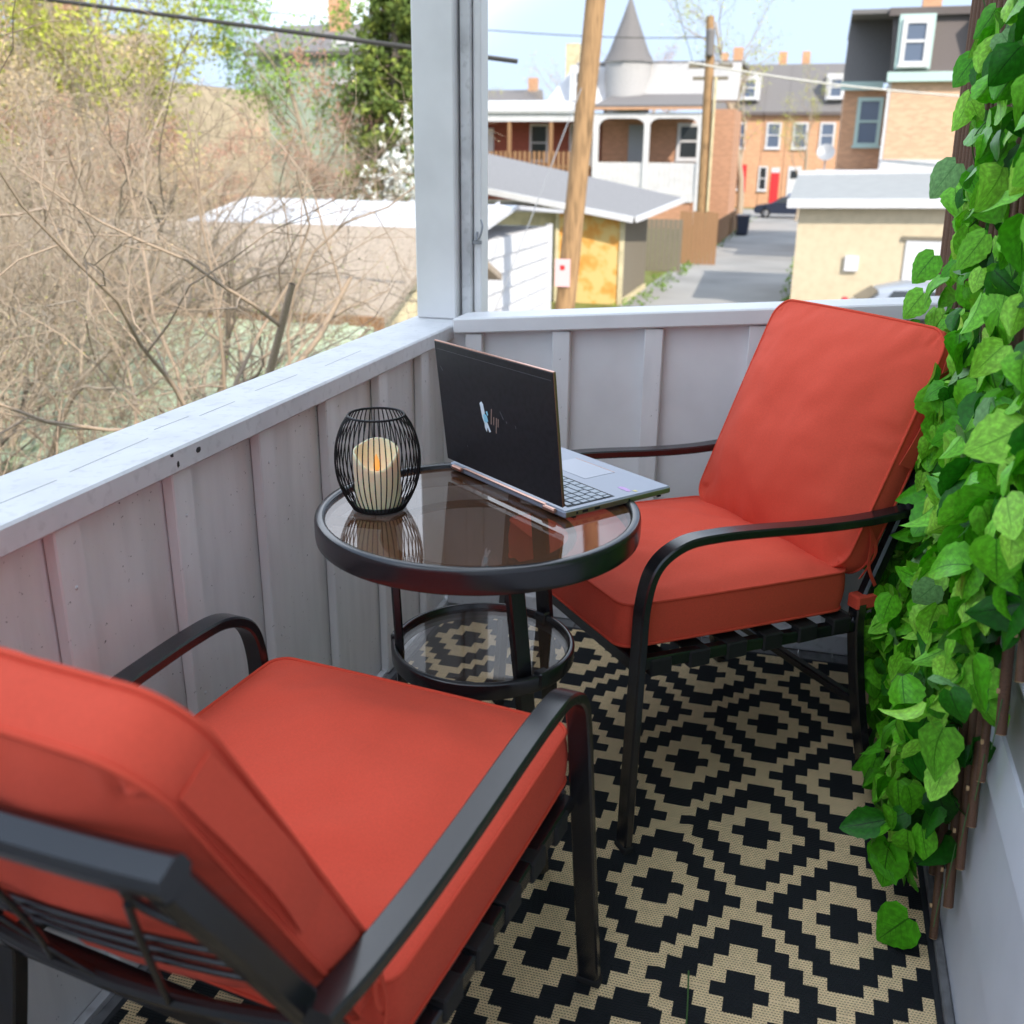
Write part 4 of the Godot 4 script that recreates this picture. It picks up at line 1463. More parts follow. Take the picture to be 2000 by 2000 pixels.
	part("eave_board", slab(Vector3(-14.4, -0.375, -10.12) - o, Vector3(-4.45, -0.375, -10.12) - o, Vector3(-4.45, -0.373, -10.2) - o, Vector3(-14.4, -0.373, -10.2) - o, 0.14), M.wood_brown, b)

	# low shed with a pale mint roof right below
	var m := thing("garage", "low garage with pale mint green sheet roof below the thicket", "garage", Vector3(-7, GROUND, -8))
	o = m.position
	boxpart("wall", M.wood_grey, m, -11 - o.x, -4.6 - o.x, 0, 1.75, -9.7 - o.z, -5.9 - o.z)
	part("roof", slab(Vector3(-11.2, -0.80, -5.6) - o, Vector3(-4.4, -0.80, -5.6) - o, Vector3(-4.4, -0.42, -9.8) - o, Vector3(-11.2, -0.42, -9.8) - o, 0.07), M.mint_roof, m)
	for i in 10:
		var x := -11.0 + i * 0.7
		var sm := MB.new()
		sm.box(Transform3D(Basis(Vector3.RIGHT, atan2(0.38, 4.2)), Vector3(x - o.x, -0.595 - o.y, -7.7 - o.z)), Vector3(0.04, 0.03, 4.2))
		part("roof_seam", sm, M.mint_roof, m)


func build_houses() -> void:
	# porch house with turret
	var h := thing("porch_house", "brick house with white double porch, grey mansard roof and pointed turret", "house", Vector3(-13, GROUND, -63))
	var o := h.position
	boxpart("wall", M.brick_red, h, -22 - o.x, -13.0 - o.x, 0, 6.2, -70 - o.z, -62.4 - o.z)
	boxpart("wall", M.brick, h, -12.9 - o.x, -6.4 - o.x, 0, 6.2, -70 - o.z, -62.3 - o.z)
	boxpart("party_wall", M.brick, h, -6.38 - o.x, -5.2 - o.x, 0, 6.4, -66 - o.z, -61.4 - o.z)
	# left porch
	part("porch_roof", slab(Vector3(-23, 3.72, -59.7) - o, Vector3(-12.95, 3.72, -59.7) - o, Vector3(-12.95, 4.35, -62.4) - o, Vector3(-23, 4.35, -62.4) - o, 0.15), M.white, h)
	boxpart("porch_beam", M.white, h, -23 - o.x, -12.95 - o.x, 5.72, 6.16, -60.1 - o.z, -59.9 - o.z)
	boxpart("porch_floor", M.wood_brown, h, -23 - o.x, -13 - o.x, 3.2, 3.35, -62.3 - o.z, -59.9 - o.z)
	for x in [-21.5, -17.9, -15.4, -13.1]:
		boxpart("porch_post", M.wood_brown if x > -20 and x < -14 else M.white, h, x - 0.09 - o.x, x + 0.09 - o.x, 3.36, 5.71, -60.12 - o.z, -59.92 - o.z)
	for i in 34:
		var x := -22.8 + i * 0.29
		boxpart("porch_slat", M.wood_brown, h, x - o.x, x + 0.16 - o.x, 2.6, 4.1, -59.86 - o.z, -59.82 - o.z)
	for x in [-16.75, -14.3]:
		window(h, x - o.x, 3.55, 1.15, 2.1, -62.4 - o.z, M.white, M.glass_dark)
	boxpart("door", M.white, h, -20.5 - o.x, -19.6 - o.x, 3.36, 5.4, -62.4 - o.z, -62.3 - o.z)
	# right porch, arched and boarded
	part("porch_roof", slab(Vector3(-12.9, 3.95, -59.6) - o, Vector3(-6.5, 3.95, -59.6) - o, Vector3(-6.7, 4.65, -62.3) - o, Vector3(-12.2, 4.65, -62.3) - o, 0.12), M.slate, h)
	boxpart("gutter", M.brick_orange, h, -12.9 - o.x, -6.5 - o.x, 6.32, 6.44, -59.7 - o.z, -59.55 - o.z)
	var ar := MB.new()
	for k in 2:
		var x0: float = [-12.6, -9.75][k]
		var x1: float = [-9.95, -7.0][k]
		var poly := PackedVector2Array([Vector2(x0, 3.55), Vector2(x0, 2.7)])
		for q in 7:
			var a := PI - PI / 2 * q / 6.0
			poly.append(Vector2(x0 + 0.6 + cos(a) * 0.6, 2.72 + sin(a) * 0.55))
		for q in 7:
			var a := PI / 2 - PI / 2 * q / 6.0
			poly.append(Vector2(x1 - 0.6 + cos(a) * 0.6, 2.72 + sin(a) * 0.55))
		poly.append(Vector2(x1, 2.7))
		poly.append(Vector2(x1, 3.55))
		ar.prism(poly, -60.0, -59.8, Transform3D(Basis(), Vector3(-o.x, -o.y, -o.z)))
	part("arch_board", ar, M.white, h)
	for x in [-12.75, -9.85]:
		boxpart("porch_post", M.white, h, x - 0.15 - o.x, x + 0.15 - o.x, 1.5, 6.15, -60.05 - o.z, -59.78 - o.z)
	boxpart("porch_post", M.white, h, -7.0 - o.x, -6.6 - o.x, 0.2, 6.15, -60.05 - o.z, -59.78 - o.z)
	for i in 19:
		var x := -12.6 + i * 0.295
		boxpart("railing_board", M.white, h, x - o.x, x + 0.285 - o.x, 2.0, 3.55, -59.95 - o.z, -59.9 - o.z)
	boxpart("porch_skirt", M.white, h, -12.9 - o.x, -6.9 - o.x, 1.45, 2.0, -60.1 - o.z, -59.85 - o.z)
	boxpart("foundation", M.brick, h, -11.3 - o.x, -7.2 - o.x, 0, 1.44, -60.2 - o.z, -59.95 - o.z)
	boxpart("door", M.grey_metal, h, -11.3 - o.x, -10.3 - o.x, 3.2, 5.6, -62.3 - o.z, -62.2 - o.z)
	window(h, -7.8 - o.x, 3.7, 1.35, 2.0, -62.3 - o.z, M.white, M.glass_dark, 0.2)
	# mansard roofs
	part("mansard", slab(Vector3(-16.6, 3.9, -62.2) - o, Vector3(-12.0, 3.9, -62.2) - o, Vector3(-12.0, 6.5, -63.6) - o, Vector3(-14.8, 6.5, -63.6) - o, 0.2), M.white, h)
	part("mansard", slab(Vector3(-11.0, 4.3, -62.2) - o, Vector3(-5.2, 4.3, -62.2) - o, Vector3(-5.2, 6.35, -63.4) - o, Vector3(-11.0, 6.35, -63.4) - o, 0.2), M.shingle, h)
	boxpart("roof_deck", M.slate, h, -14.8 - o.x, -5.2 - o.x, 8.9, 9.05, -70 - o.z, -63.4 - o.z)
	boxpart("dormer", M.white, h, -14.85 - o.x, -13.45 - o.x, 6.6, 8.8, -64 - o.z, -62.0 - o.z)
	window(h, -14.15 - o.x, 7.0, 0.95, 1.55, -62.0 - o.z, M.white, M.glass_dark, 0.18)
	var tu := MB.new()
	tu.lathe(PackedVector2Array([Vector2(1.35, 6.2), Vector2(1.35, 8.95), Vector2(1.45, 9.0)]), 8, Vector3(-11.65 - o.x, 0, -63.0 - o.z))
	part("turret", tu, M.shingle, h)
	var sp := MB.new()
	sp.lathe(PackedVector2Array([Vector2(1.5, 8.98), Vector2(1.15, 9.6), Vector2(0.45, 11.3), Vector2(0.05, 12.4)]), 8, Vector3(-11.65 - o.x, 0, -63.0 - o.z))
	part("spire", sp, M.slate, h)
	boxpart("chimney", M.brick_orange, h, -5.9 - o.x, -5.4 - o.x, 8.8, 9.9, -66 - o.z, -65.4 - o.z)
	boxpart("chimney", M.cream, h, -16.2 - o.x, -15.4 - o.x, 8.3, 10.4, -67 - o.z, -66.4 - o.z)

	# low houses seen past the post
	var lo := thing("house", "low grey roofed house far left of the porch house", "house", Vector3(-26, GROUND, -75))
	o = lo.position
	boxpart("wall", M.cream, lo, -30 - o.x, -19.5 - o.x, 0, 6.4, -80 - o.z, -74 - o.z)
	part("roof", slab(Vector3(-30.3, 3.8, -73.7) - o, Vector3(-19.3, 3.8, -73.7) - o, Vector3(-20.5, 5.8, -77) - o, Vector3(-30.3, 5.8, -77) - o, 0.15), M.slate, lo)
	boxpart("chimney", M.brick_orange, lo, -21.5 - o.x, -20.9 - o.x, 8.0, 9.2, -77.4 - o.z, -76.8 - o.z)

	# brick terrace at the end of the alley
	var names := ["brick terrace house with red shutters at the end of the alley", "brick terrace house with red door at the end of the alley", "orange brick terrace house with white door next to the mansard house"]
	var xs := [[-9.9, -5.2], [-5.2, -3.4], [-3.4, 1.4]]
	for k in 3:
		var r := thing("terrace_house", names[k], "house", Vector3((xs[k][0] + xs[k][1]) / 2, GROUND, -91), 0.0, "brick terrace along the far street")
		var p := r.position
		var x0: float = xs[k][0] - p.x
		var x1: float = xs[k][1] - p.x
		boxpart("wall", M.brick_orange, r, x0 + 0.02, x1 - 0.02, 0, 7.3, -95 - p.z, -88 - p.z)
		part("roof", slab(Vector3(x0 - 0.05, 7.25, -87.7 - p.z), Vector3(x1 - 0.01, 7.25, -87.7 - p.z), Vector3(x1 - 0.01, 10.9, -90.5 - p.z), Vector3(x0 - 0.05, 10.9, -90.5 - p.z), 0.2), M.slate, r)
		boxpart("cornice", M.slate_brown, r, x0 + 0.02, x1 - 0.03, 7.0, 7.25, -88 - p.z, -87.6 - p.z)
		if k != 1:
			var dx: float = (-6.45 if k == 0 else 0.05) - p.x
			boxpart("dormer", M.white, r, dx - 0.75, dx + 0.75, 8.1, 10.0, -90 - p.z, -87.9 - p.z)
			window(r, dx, 8.25, 1.1, 1.5, -87.9 - p.z, M.white, M.glass_blue, 0.18)
		var ups: Array = [[-7.1, -8.9], [-4.35], [-2.3, -0.25]][k]
		for x: float in ups:
			window(r, x - p.x, 4.55, 1.15, 1.95, -88 - p.z, M.white, M.glass_blue, 0.15)
		if k == 0:
			window(r, -7.25 - p.x, 1.35, 1.1, 1.85, -88 - p.z, M.white, M.glass_dark, 0.15)
			for x in [-8.05, -6.45]:
				boxpart("shutter", M.red_paint, r, x - 0.24 - p.x, x + 0.24 - p.x, 1.2, 3.3, -88 - p.z, -87.93 - p.z)
		elif k == 1:
			window(r, -4.9 - p.x, 1.35, 0.7, 1.85, -88 - p.z, M.white, M.glass_dark, 0.12)
			var d := boxpart("door", M.red_paint, r, -4.25 - p.x, -3.6 - p.x, 0.3, 2.7, -88 - p.z, -87.93 - p.z)
			boxpart("transom", M.white, d, -4.25 - p.x, -3.6 - p.x, 2.72, 3.1, -88 - p.z, -87.95 - p.z)
		else:
			var d := boxpart("door", M.white, r, -2.95 - p.x, -1.95 - p.x, 0.3, 3.2, -88 - p.z, -87.93 - p.z)
			boxpart("panel", M.blue_paint, d, -2.75 - p.x, -2.1 - p.x, 0.35, 1.15, -87.92 - p.z, -87.88 - p.z)
			boxpart("pane", M.glass_dark, d, -2.75 - p.x, -2.15 - p.x, 2.3, 2.9, -87.92 - p.z, -87.9 - p.z)
		boxpart("chimney", M.brick_orange, r, x0 + 0.6, x0 + 1.2, 10.4, 11.9, -92 - p.z, -91.4 - p.z)

	# brick house with slate mansard, nearest on the right
	var b := thing("mansard_house", "peach brick house with dark slate mansard and pale green trim above the tan garage", "house", Vector3(5, GROUND, -46))
	o = b.position
	boxpart("wall", M.brick_peach, b, 1.95 - o.x, 12 - o.x, 0, 6.55, -50 - o.z, -42 - o.z)
	boxpart("side_wing", M.brick_orange, b, 0.36 - o.x, 3 - o.x, 0, 6.4, -52 - o.z, -44.2 - o.z)
	window(b, 1.36 - o.x, 4.35, 0.95, 1.75, -44.2 - o.z, M.mint_trim, M.glass_blue, 0.14)
	part("mansard", slab(Vector3(1.85, 4.15, -41.85) - o, Vector3(12, 4.15, -41.85) - o, Vector3(12, 6.2, -42.6) - o, Vector3(1.75, 6.2, -42.6) - o, 0.15), M.slate_brown, b)
	part("mansard", slab(Vector3(0.25, 4.05, -44.1) - o, Vector3(1.95, 4.05, -44.1) - o, Vector3(1.95, 6.4, -44.8) - o, Vector3(0.30, 6.4, -44.8) - o, 0.15), M.slate, b)
	boxpart("roof_deck", M.slate, b, 0.3 - o.x, 12 - o.x, 8.85, 9.0, -52 - o.z, -42.7 - o.z)
	boxpart("cornice", M.mint_trim, b, 1.75 - o.x, 12 - o.x, 6.5, 6.82, -42 - o.z, -41.7 - o.z)
	boxpart("cornice", M.mint_trim, b, 0.2 - o.x, 1.74 - o.x, 6.35, 6.65, -44.2 - o.z, -43.95 - o.z)
	boxpart("cornice", M.slate_brown, b, 1.6 - o.x, 12 - o.x, 8.72, 8.98, -42.9 - o.z, -42.3 - o.z)
	boxpart("downspout", M.white, b, 1.83 - o.x, 1.93 - o.x, 1.0, 6.5, -42.1 - o.z, -41.98 - o.z)
	boxpart("dormer", M.mint_trim, b, 1.95 - o.x, 3.15 - o.x, 6.9, 8.7, -43 - o.z, -41.75 - o.z)
	window(b, 2.55 - o.x, 7.05, 0.95, 1.5, -41.75 - o.z, M.white, M.glass_blue, 0.16)
	boxpart("dormer", M.mint_trim, b, 4.45 - o.x, 5.65 - o.x, 6.9, 8.7, -43 - o.z, -41.75 - o.z)
	window(b, 5.05 - o.x, 7.05, 0.95, 1.5, -41.75 - o.z, M.white, M.glass_blue, 0.16)
	boxpart("stone_band", M.white, b, 1.9 - o.x, 12 - o.x, 3.45, 3.85, -42 - o.z, -41.94 - o.z)
	boxpart("back_porch_roof", M.white, b, -0.4 - o.x, 1.9 - o.x, 3.3, 3.45, -44.1 - o.z, -41.5 - o.z)
	boxpart("chimney", M.brick_orange, b, 3.0 - o.x, 3.7 - o.x, 9.0, 10.2, -48 - o.z, -47.3 - o.z)

	# houses behind the gardens on the left
	var g := thing("house", "grey green house with tall white window behind the budding trees", "house", Vector3(-18, GROUND, -40))
	o = g.position
	boxpart("wall", M.siding_green, g, -21.5 - o.x, -15 - o.x, 0, 7.4, -45 - o.z, -38 - o.z)
	part("roof", slab(Vector3(-21.9, 4.9, -37.6) - o, Vector3(-14.6, 4.9, -37.6) - o, Vector3(-14.6, 6.2, -41) - o, Vector3(-21.9, 6.2, -41) - o, 0.15), M.slate, g)
	window(g, -17.85 - o.x, 6.45 - 0.0, 0.85, 1.45, -38 - o.z, M.white, M.siding_green, 0.14)
	boxpart("chimney", M.brick_orange, g, -19.4 - o.x, -18.7 - o.x, 8.2, 10.2, -40.6 - o.z, -40 - o.z)
	var y := thing("house", "tan shingled house with orange chimney behind the thicket, far left", "house", Vector3(-25, GROUND, -34))
	o = y.position
	boxpart("wall", M.siding_tan, y, -32 - o.x, -21.2 - o.x, 0, 6.1, -38 - o.z, -31 - o.z)
	part("roof", slab(Vector3(-32.4, 3.55, -30.6) - o, Vector3(-20.8, 3.55, -30.6) - o, Vector3(-22.5, 5.2, -33.6) - o, Vector3(-32.4, 5.2, -33.6) - o, 0.15), M.roof_brown, y)
	boxpart("chimney", M.brick_orange, y, -26.4 - o.x, -25.8 - o.x, 7.6, 8.9, -33.4 - o.z, -32.8 - o.z)
	for x in [-29.0, -24.5]:
		window(y, x - o.x, 3.8, 1.1, 1.7, -31 - o.z, M.white, M.glass_dark)


func build_street_things() -> void:
	# leaning utility pole in the near yard
	var u := thing("utility_pole", "leaning brown wooden utility pole with small pink sign", "utility pole", Vector3(-3.78, GROUND, -15))
	var pm := MB.new()
	pm.tube(PackedVector3Array([Vector3(0, 0, 0), Vector3(0.21, 1.85, 0), Vector3(0.52, 5.9, 0), Vector3(0.80, 9.5, 0)]), 0.165, 0.125, 16)
	part("shaft", pm, M.wood_pole, u)
	var sg := boxpart("sign", M.sign_pink, u, 0.07, 0.30, 2.06, 2.46, 0.155, 0.172)
	boxpart("sign_mark", M.red_paint, sg, 0.15, 0.22, 2.30, 2.37, 0.1722, 0.1745)
	var gw := MB.new()
	gw.tube(PackedVector3Array([Vector3(0.45, 5.0, 0.05), Vector3(-1.1, -0.0, 1.8)]), 0.008, 0.008, 5)
	part("guy_wire", gw, M.grey_metal, u)

	var v := thing("utility_pole", "tall weathered utility pole with crossarm and transformer beside the alley", "utility pole", Vector3(-5.0, GROUND, -46))
	var vm := MB.new()
	vm.tube(PackedVector3Array([Vector3(0, 0, 0), Vector3(-0.1, 7.6, 0), Vector3(-0.2, 9.3, 0)]), 0.22, 0.16, 12)
	part("shaft", vm, M.wood_pole, v)
	boxpart("crossarm", M.wood_grey, v, -0.95, 0.85, 7.35, 7.5, -0.08, 0.08)
	boxpart("crossarm", M.wood_grey, v, -0.75, 0.7, 6.9, 7.03, -0.08, 0.08)
	var tf := MB.new()
	tf.lathe(PackedVector2Array([Vector2(0.02, 7.75), Vector2(0.15, 7.78), Vector2(0.17, 7.85), Vector2(0.17, 8.7), Vector2(0.15, 8.78), Vector2(0.02, 8.82)]), 14, Vector3(-0.1, 0, 0.30))
	part("transformer", tf, M.slate, v)
	for x in [-0.85, -0.4, 0.35, 0.75]:
		var im := MB.new()
		im.lathe(PackedVector2Array([Vector2(0.03, 7.5), Vector2(0.06, 7.55), Vector2(0.05, 7.65), Vector2(0.01, 7.68)]), 8, Vector3(x, 0, 0))
		part("insulator", im, M.grey_metal, v)
	var cd := MB.new()
	cd.tube(PackedVector3Array([Vector3(0.25, 1.0, 0.2), Vector3(0.22, 7.0, 0.2)]), 0.06, 0.06, 8)
	part("conduit", cd, M.cream, v)

	# cables
	var lines := [["cable", "thick black cable sagging across the garden trees", Vector3(-9.5, 2.95, -9), Vector3(-5.0, 2.36, -9), Vector3(-2.62, 2.05, -9), 0.02, M.cable], ["cable", "pale thin cable crossing in front of the mansard house", Vector3(-5.2, 4.5, -40), Vector3(0.5, 3.65, -40), Vector3(9, 2.9, -40), 0.035, M.cable_pale], ["cable", "thin dark cable high over the turret house", Vector3(-5.2, 5.9, -46), Vector3(-12, 6.0, -44), Vector3(-30, 7.5, -42), 0.02, M.cable], ["cable", "thin dark wire rising from the far pole", Vector3(-5.8, 5.0, -46), Vector3(-5.3, 7.5, -32), Vector3(-4.4, 10.5, -18), 0.012, M.cable]]
	for l in lines:
		var mb := MB.new()
		mb.tube(smooth(PackedVector3Array([l[2], l[3], l[4]]), 24), l[5], l[5], 7)
		solo(l[0], mb, l[6], l[1], "cable")

	# fences by the alley
	var f := thing("fence", "tall brown board fence corner beside the alley", "fence", Vector3(-4.4, GROUND, -40))
	for i in 9:
		boxpart("board", M.wood_brown, f, -0.75 + i * 0.16, -0.60 + i * 0.16, 0, 1.95 - (i % 3) * 0.02, -0.03, 0.0)
	var f2 := thing("fence", "low brown picket fence running along the alley verge", "fence", Vector3(-4.55, GROUND, -52))
	for i in 30:
		boxpart("picket", M.wood_brown, f2, -0.03, 0.0, 0, 1.15, -9.0 + i * 0.62, -8.6 + i * 0.62)
	boxpart("rail", M.wood_brown, f2, -0.07, -0.032, 0.75, 0.87, -9.0, 9.6)
	var f3 := thing("fence", "grey plank gate panel between the shed and the brown fence", "fence", Vector3(-5.3, GROUND, -37))
	for i in 8:
		boxpart("plank", M.wood_grey, f3, -0.7 + i * 0.17, -0.55 + i * 0.17, 0, 1.8, -0.03, 0.0)

	# bins against the fence
	for b in [["dark wheeled bin beside the picket fence", -3.95, -56.0, M.car_dark], ["grey wheeled bin behind the dark bin by the picket fence", -3.98, -57.2, M.grey_metal]]:
		var bin := thing("wheeled_bin", b[0], "bin", Vector3(b[1], GROUND, b[2]), 0.2)
		var bm := MB.new()
		bm.prism(PackedVector2Array([Vector2(-0.24, 0.08), Vector2(0.24, 0.08), Vector2(0.30, 0.95), Vector2(-0.30, 0.95)]), -0.27, 0.27)
		part("body", bm, b[3], bin)
		boxpart("lid", b[3], bin, -0.33, 0.33, 0.955, 1.02, -0.32, 0.30, 0.02)
		var wm := MB.new()
		wm.tube(PackedVector3Array([Vector3(-0.28, 0.1, -0.22), Vector3(0.28, 0.1, -0.22)]), 0.1, 0.1, 12)
		part("wheel", wm, M.rubber, bin)

	# parked cars
	car("silver hatchback parked by the tan garage, red tail lamp showing", Vector3(2.75, GROUND, -23.2), -PI * 0.5 + 0.1, M.car_silver)
	car("dark blue car parked at the end of the alley", Vector3(-2.4, GROUND, -74), PI * 0.5, M.car_dark)
	# satellite dish
	var d := thing("satellite_dish", "small grey satellite dish on the mansard house back porch", "satellite dish", Vector3(-0.1, 0.85, -42.5))
	var dm := MB.new()
	dm.lathe(PackedVector2Array([Vector2(0.01, 0.0), Vector2(0.18, 0.02), Vector2(0.33, 0.09), Vector2(0.34, 0.10), Vector2(0.18, 0.05), Vector2(0.01, 0.03)]), 18)
	var dish := part("dish", dm, M.grey_metal, d)
	dish.transform = Transform3D(Basis(Vector3.RIGHT, 1.1), Vector3(0, 0.6, 0))
	var mm := MB.new()
	mm.tube(PackedVector3Array([Vector3(0, 0, 0), Vector3(0, 0.6, 0)]), 0.03, 0.03, 8)
	part("mast", mm, M.grey_metal, d)


func car(label: String, at: Vector3, turn: float, paint: Material) -> void:
	# built along z, nose towards -z
	var t := thing("parked_car", label, "car", at, turn, "parked cars")
	var side := PackedVector2Array([Vector2(-2.05, 0.35), Vector2(-2.1, 0.62), Vector2(-1.95, 0.78), Vector2(-1.0, 0.93), Vector2(1.85, 0.98), Vector2(2.02, 0.85), Vector2(2.06, 0.40), Vector2(1.8, 0.28), Vector2(-1.9, 0.28)])
	var turnz := Transform3D(Basis(Vector3(0, 0, 1), Vector3.UP, Vector3(-1, 0, 0)), Vector3.ZERO)
	var mb := MB.new()
	mb.prism(side, -0.86, 0.86, turnz)
	part("body", mb, paint, t)
	var secs := [[-1.0, 0.93, 0.78], [-0.25, 1.38, 0.62], [0.2, 1.46, 0.60], [0.9, 1.45, 0.60], [1.45, 1.32, 0.62], [1.88, 0.99, 0.74]]
	var p := PackedVector3Array()
	for s in secs:
		for q in [[-1.0, 0.0], [-0.93, 0.75], [-0.75, 0.97], [0.0, 1.0], [0.75, 0.97], [0.93, 0.75], [1.0, 0.0]]:
			p.append(Vector3(q[0] * lerpf(0.80, s[2], q[1]), lerpf(0.95, s[1], q[1]), s[0]))
	var cab := MB.new()
	cab.grid(p, 7, secs.size())
	part("roof", cab, paint, t)
	for sg in [-1.0, 1.0]:
		var g := MB.new()
		g.oquad(Vector3(sg * 0.81, 0.99, -0.72), Vector3(sg * 0.81, 0.99, 1.5), Vector3(sg * 0.665, 1.33, 1.25), Vector3(sg * 0.665, 1.33, -0.2), Vector3(sg, 0.3, 0))
		part("side_window", g, M.car_glass, t)
		var tl := MB.new()
		tl.bx(sg * 0.60, sg * 0.84, 0.72, 1.0, 1.95, 2.075, 0.02)
		part("tail_light", tl, M.red_paint, t)
		for z in [-1.3, 1.3]:
			var w := MB.new()
			w.tube(PackedVector3Array([Vector3(sg * 0.66, 0.32, z), Vector3(sg * 0.88, 0.32, z)]), 0.32, 0.32, 18)
			var wo := part("wheel", w, M.rubber, t)
			var rm := MB.new()
			rm.tube(PackedVector3Array([Vector3(sg * 0.881, 0.32, z), Vector3(sg * 0.89, 0.32, z)]), 0.2, 0.19, 14)
			part("rim", rm, M.grey_metal, wo)
	var rw := MB.new()
	rw.oquad(Vector3(-0.68, 1.04, 1.865), Vector3(0.68, 1.04, 1.865), Vector3(0.55, 1.30, 1.52), Vector3(-0.55, 1.30, 1.52), Vector3(0, 0.5, 1))
	part("rear_window", rw, M.car_glass, t)
	var ww := MB.new()
	ww.oquad(Vector3(-0.70, 0.98, -0.96), Vector3(0.70, 0.98, -0.96), Vector3(0.56, 1.36, -0.31), Vector3(-0.56, 1.36, -0.31), Vector3(0, 0.5, -1))
	part("windscreen", ww, M.car_glass, t)


func twig(mb: MB, pts: PackedVector3Array, r0: float, r1: float, sides: int) -> void:
	var c := pts.size()
	var k := mb.v.size()
	var nn := (pts[1] - pts[0]).normalized().cross(Vector3(0.3, 0.2, 0.93)).normalized()
	for j in c:
		var tg := (pts[mini(j + 1, c - 1)] - pts[maxi(j - 1, 0)]).normalized()
		nn = (nn - tg * nn.dot(tg)).normalized()
		var bb := tg.cross(nn)
		var r := lerpf(r0, r1, float(j) / (c - 1))
		for s in sides:
			var a := TAU * s / sides
			var d := nn * cos(a) + bb * sin(a)
			mb.v.append(pts[j] + d * r)
			mb.n.append(d)
			mb.t.append(Vector2(s, j))
	for j in c - 1:
		for s in sides:
			var s2 := (s + 1) % sides
			var a := k + j * sides + s
			var b := k + j * sides + s2
			mb.ix.append_array(PackedInt32Array([a, b + sides, b, a, a + sides, b + sides]))


# grows one branch and its children; ends gets the places where buds sit
func grow(mb: MB, p: Vector3, d: Vector3, length: float, r: float, level: int, cfg: Dictionary, ends: PackedVector3Array) -> void:
	var n: int = cfg.segs[level]
	var pts := PackedVector3Array([p])
	var q := p
	var dir := d
	var bend: float = cfg.bend[level]
	for i in n:
		dir = (dir + Vector3(rng.randfn(0, bend), rng.randfn(0, bend) + cfg.lift[level], rng.randfn(0, bend))).normalized()
		q += dir * length / n
		pts.append(q)
	twig(mb, pts, r, r * cfg.taper, 6 if level == 0 else (5 if level == 1 else (4 if level == 2 else 3)))
	if level + 1 >= cfg.segs.size():
		ends.append(q)
		ends.append(pts[n / 2])
		return
	var kids: int = cfg.kids[level]
	for i in kids:
		var u := lerpf(cfg.start[level], 1.0, (i + rng.randf()) / kids)
		var at := u * n
		var j := mini(int(at), n - 1)
		var o := pts[j].lerp(pts[j + 1], at - j)
		var tg := (pts[j + 1] - pts[j]).normalized()
		var side := tg.cross(Vector3(rng.randfn(0, 1), rng.randfn(0, 1), rng.randfn(0, 1))).normalized()
		var ang: float = deg_to_rad(rng.randf_range(cfg.angle[0], cfg.angle[1]))
		var nd := tg * cos(ang) + side * sin(ang)
		var rr: float = r * lerpf(1.0, cfg.taper, u) * cfg.thin
		grow(mb, o, nd, length * cfg.ratio * rng.randf_range(0.7, 1.25) * (1.15 - 0.45 * u), maxf(rr, cfg.least), level + 1, cfg, ends)


func bud_mesh(ends: PackedVector3Array, per: int, spread: float, size: float, seed_: int) -> MB:
	var r := RandomNumberGenerator.new()
	r.seed = seed_
	var mb := MB.new()
	for e in ends:
		for k in per:
			var c := e + Vector3(r.randfn(0, spread), r.randfn(0, spread), r.randfn(0, spread))
			var a := Vector3(r.randfn(0, 1), r.randfn(0, 1), r.randfn(0, 1)).normalized()
			var b := a.cross(Vector3(r.randfn(0, 1), r.randfn(0, 1), r.randfn(0, 1))).normalized()
			var s := size * r.randf_range(0.6, 1.4)
			var m := a.cross(b)
			var i := mb.v.size()
			mb.v.append_array(PackedVector3Array([c - a * s, c + b * s * 0.5 + m * s * 0.2, c + a * s, c - b * s * 0.5 + m * s * 0.2]))
			mb.n.append_array(PackedVector3Array([-m, -m, -m, -m]))
			mb.t.append_array(PackedVector2Array([Vector2(0, 0), Vector2(1, 0), Vector2(1, 1), Vector2(0, 1)]))
			mb.ix.append_array(PackedInt32Array([i, i + 2, i + 1, i, i + 3, i + 2]))
	return mb


func make_plant(cfg: Dictionary, stems: int, seed_: int) -> Array:
	# [trunk mesh, twig mesh, ends]
	rng.seed = seed_
	var a := MB.new()
	var ends := PackedVector3Array()
	for i in stems:
		var q := TAU * (i + rng.randf() * 0.7) / stems
		var lean: float = rng.randf_range(cfg.lean[0], cfg.lean[1])
		var d := Vector3(cos(q) * lean, 1.0, sin(q) * lean).normalized()
		grow(a, Vector3(cos(q), 0, sin(q)) * cfg.foot, d, cfg.height * rng.randf_range(0.8, 1.15), cfg.radius * rng.randf_range(0.7, 1.1), 0, cfg, ends)
	return [a, ends]


func place(called: String, label: String, category: String, group: String, at: Vector3, turn: float, sc: float, parts: Array) -> Node3D:
	var t := thing(called, label, category, at, turn, group)
	for q in parts:
		put(q[0], q[1], q[2], t, Transform3D(Basis().scaled(Vector3.ONE * sc), Vector3.ZERO))
	return t


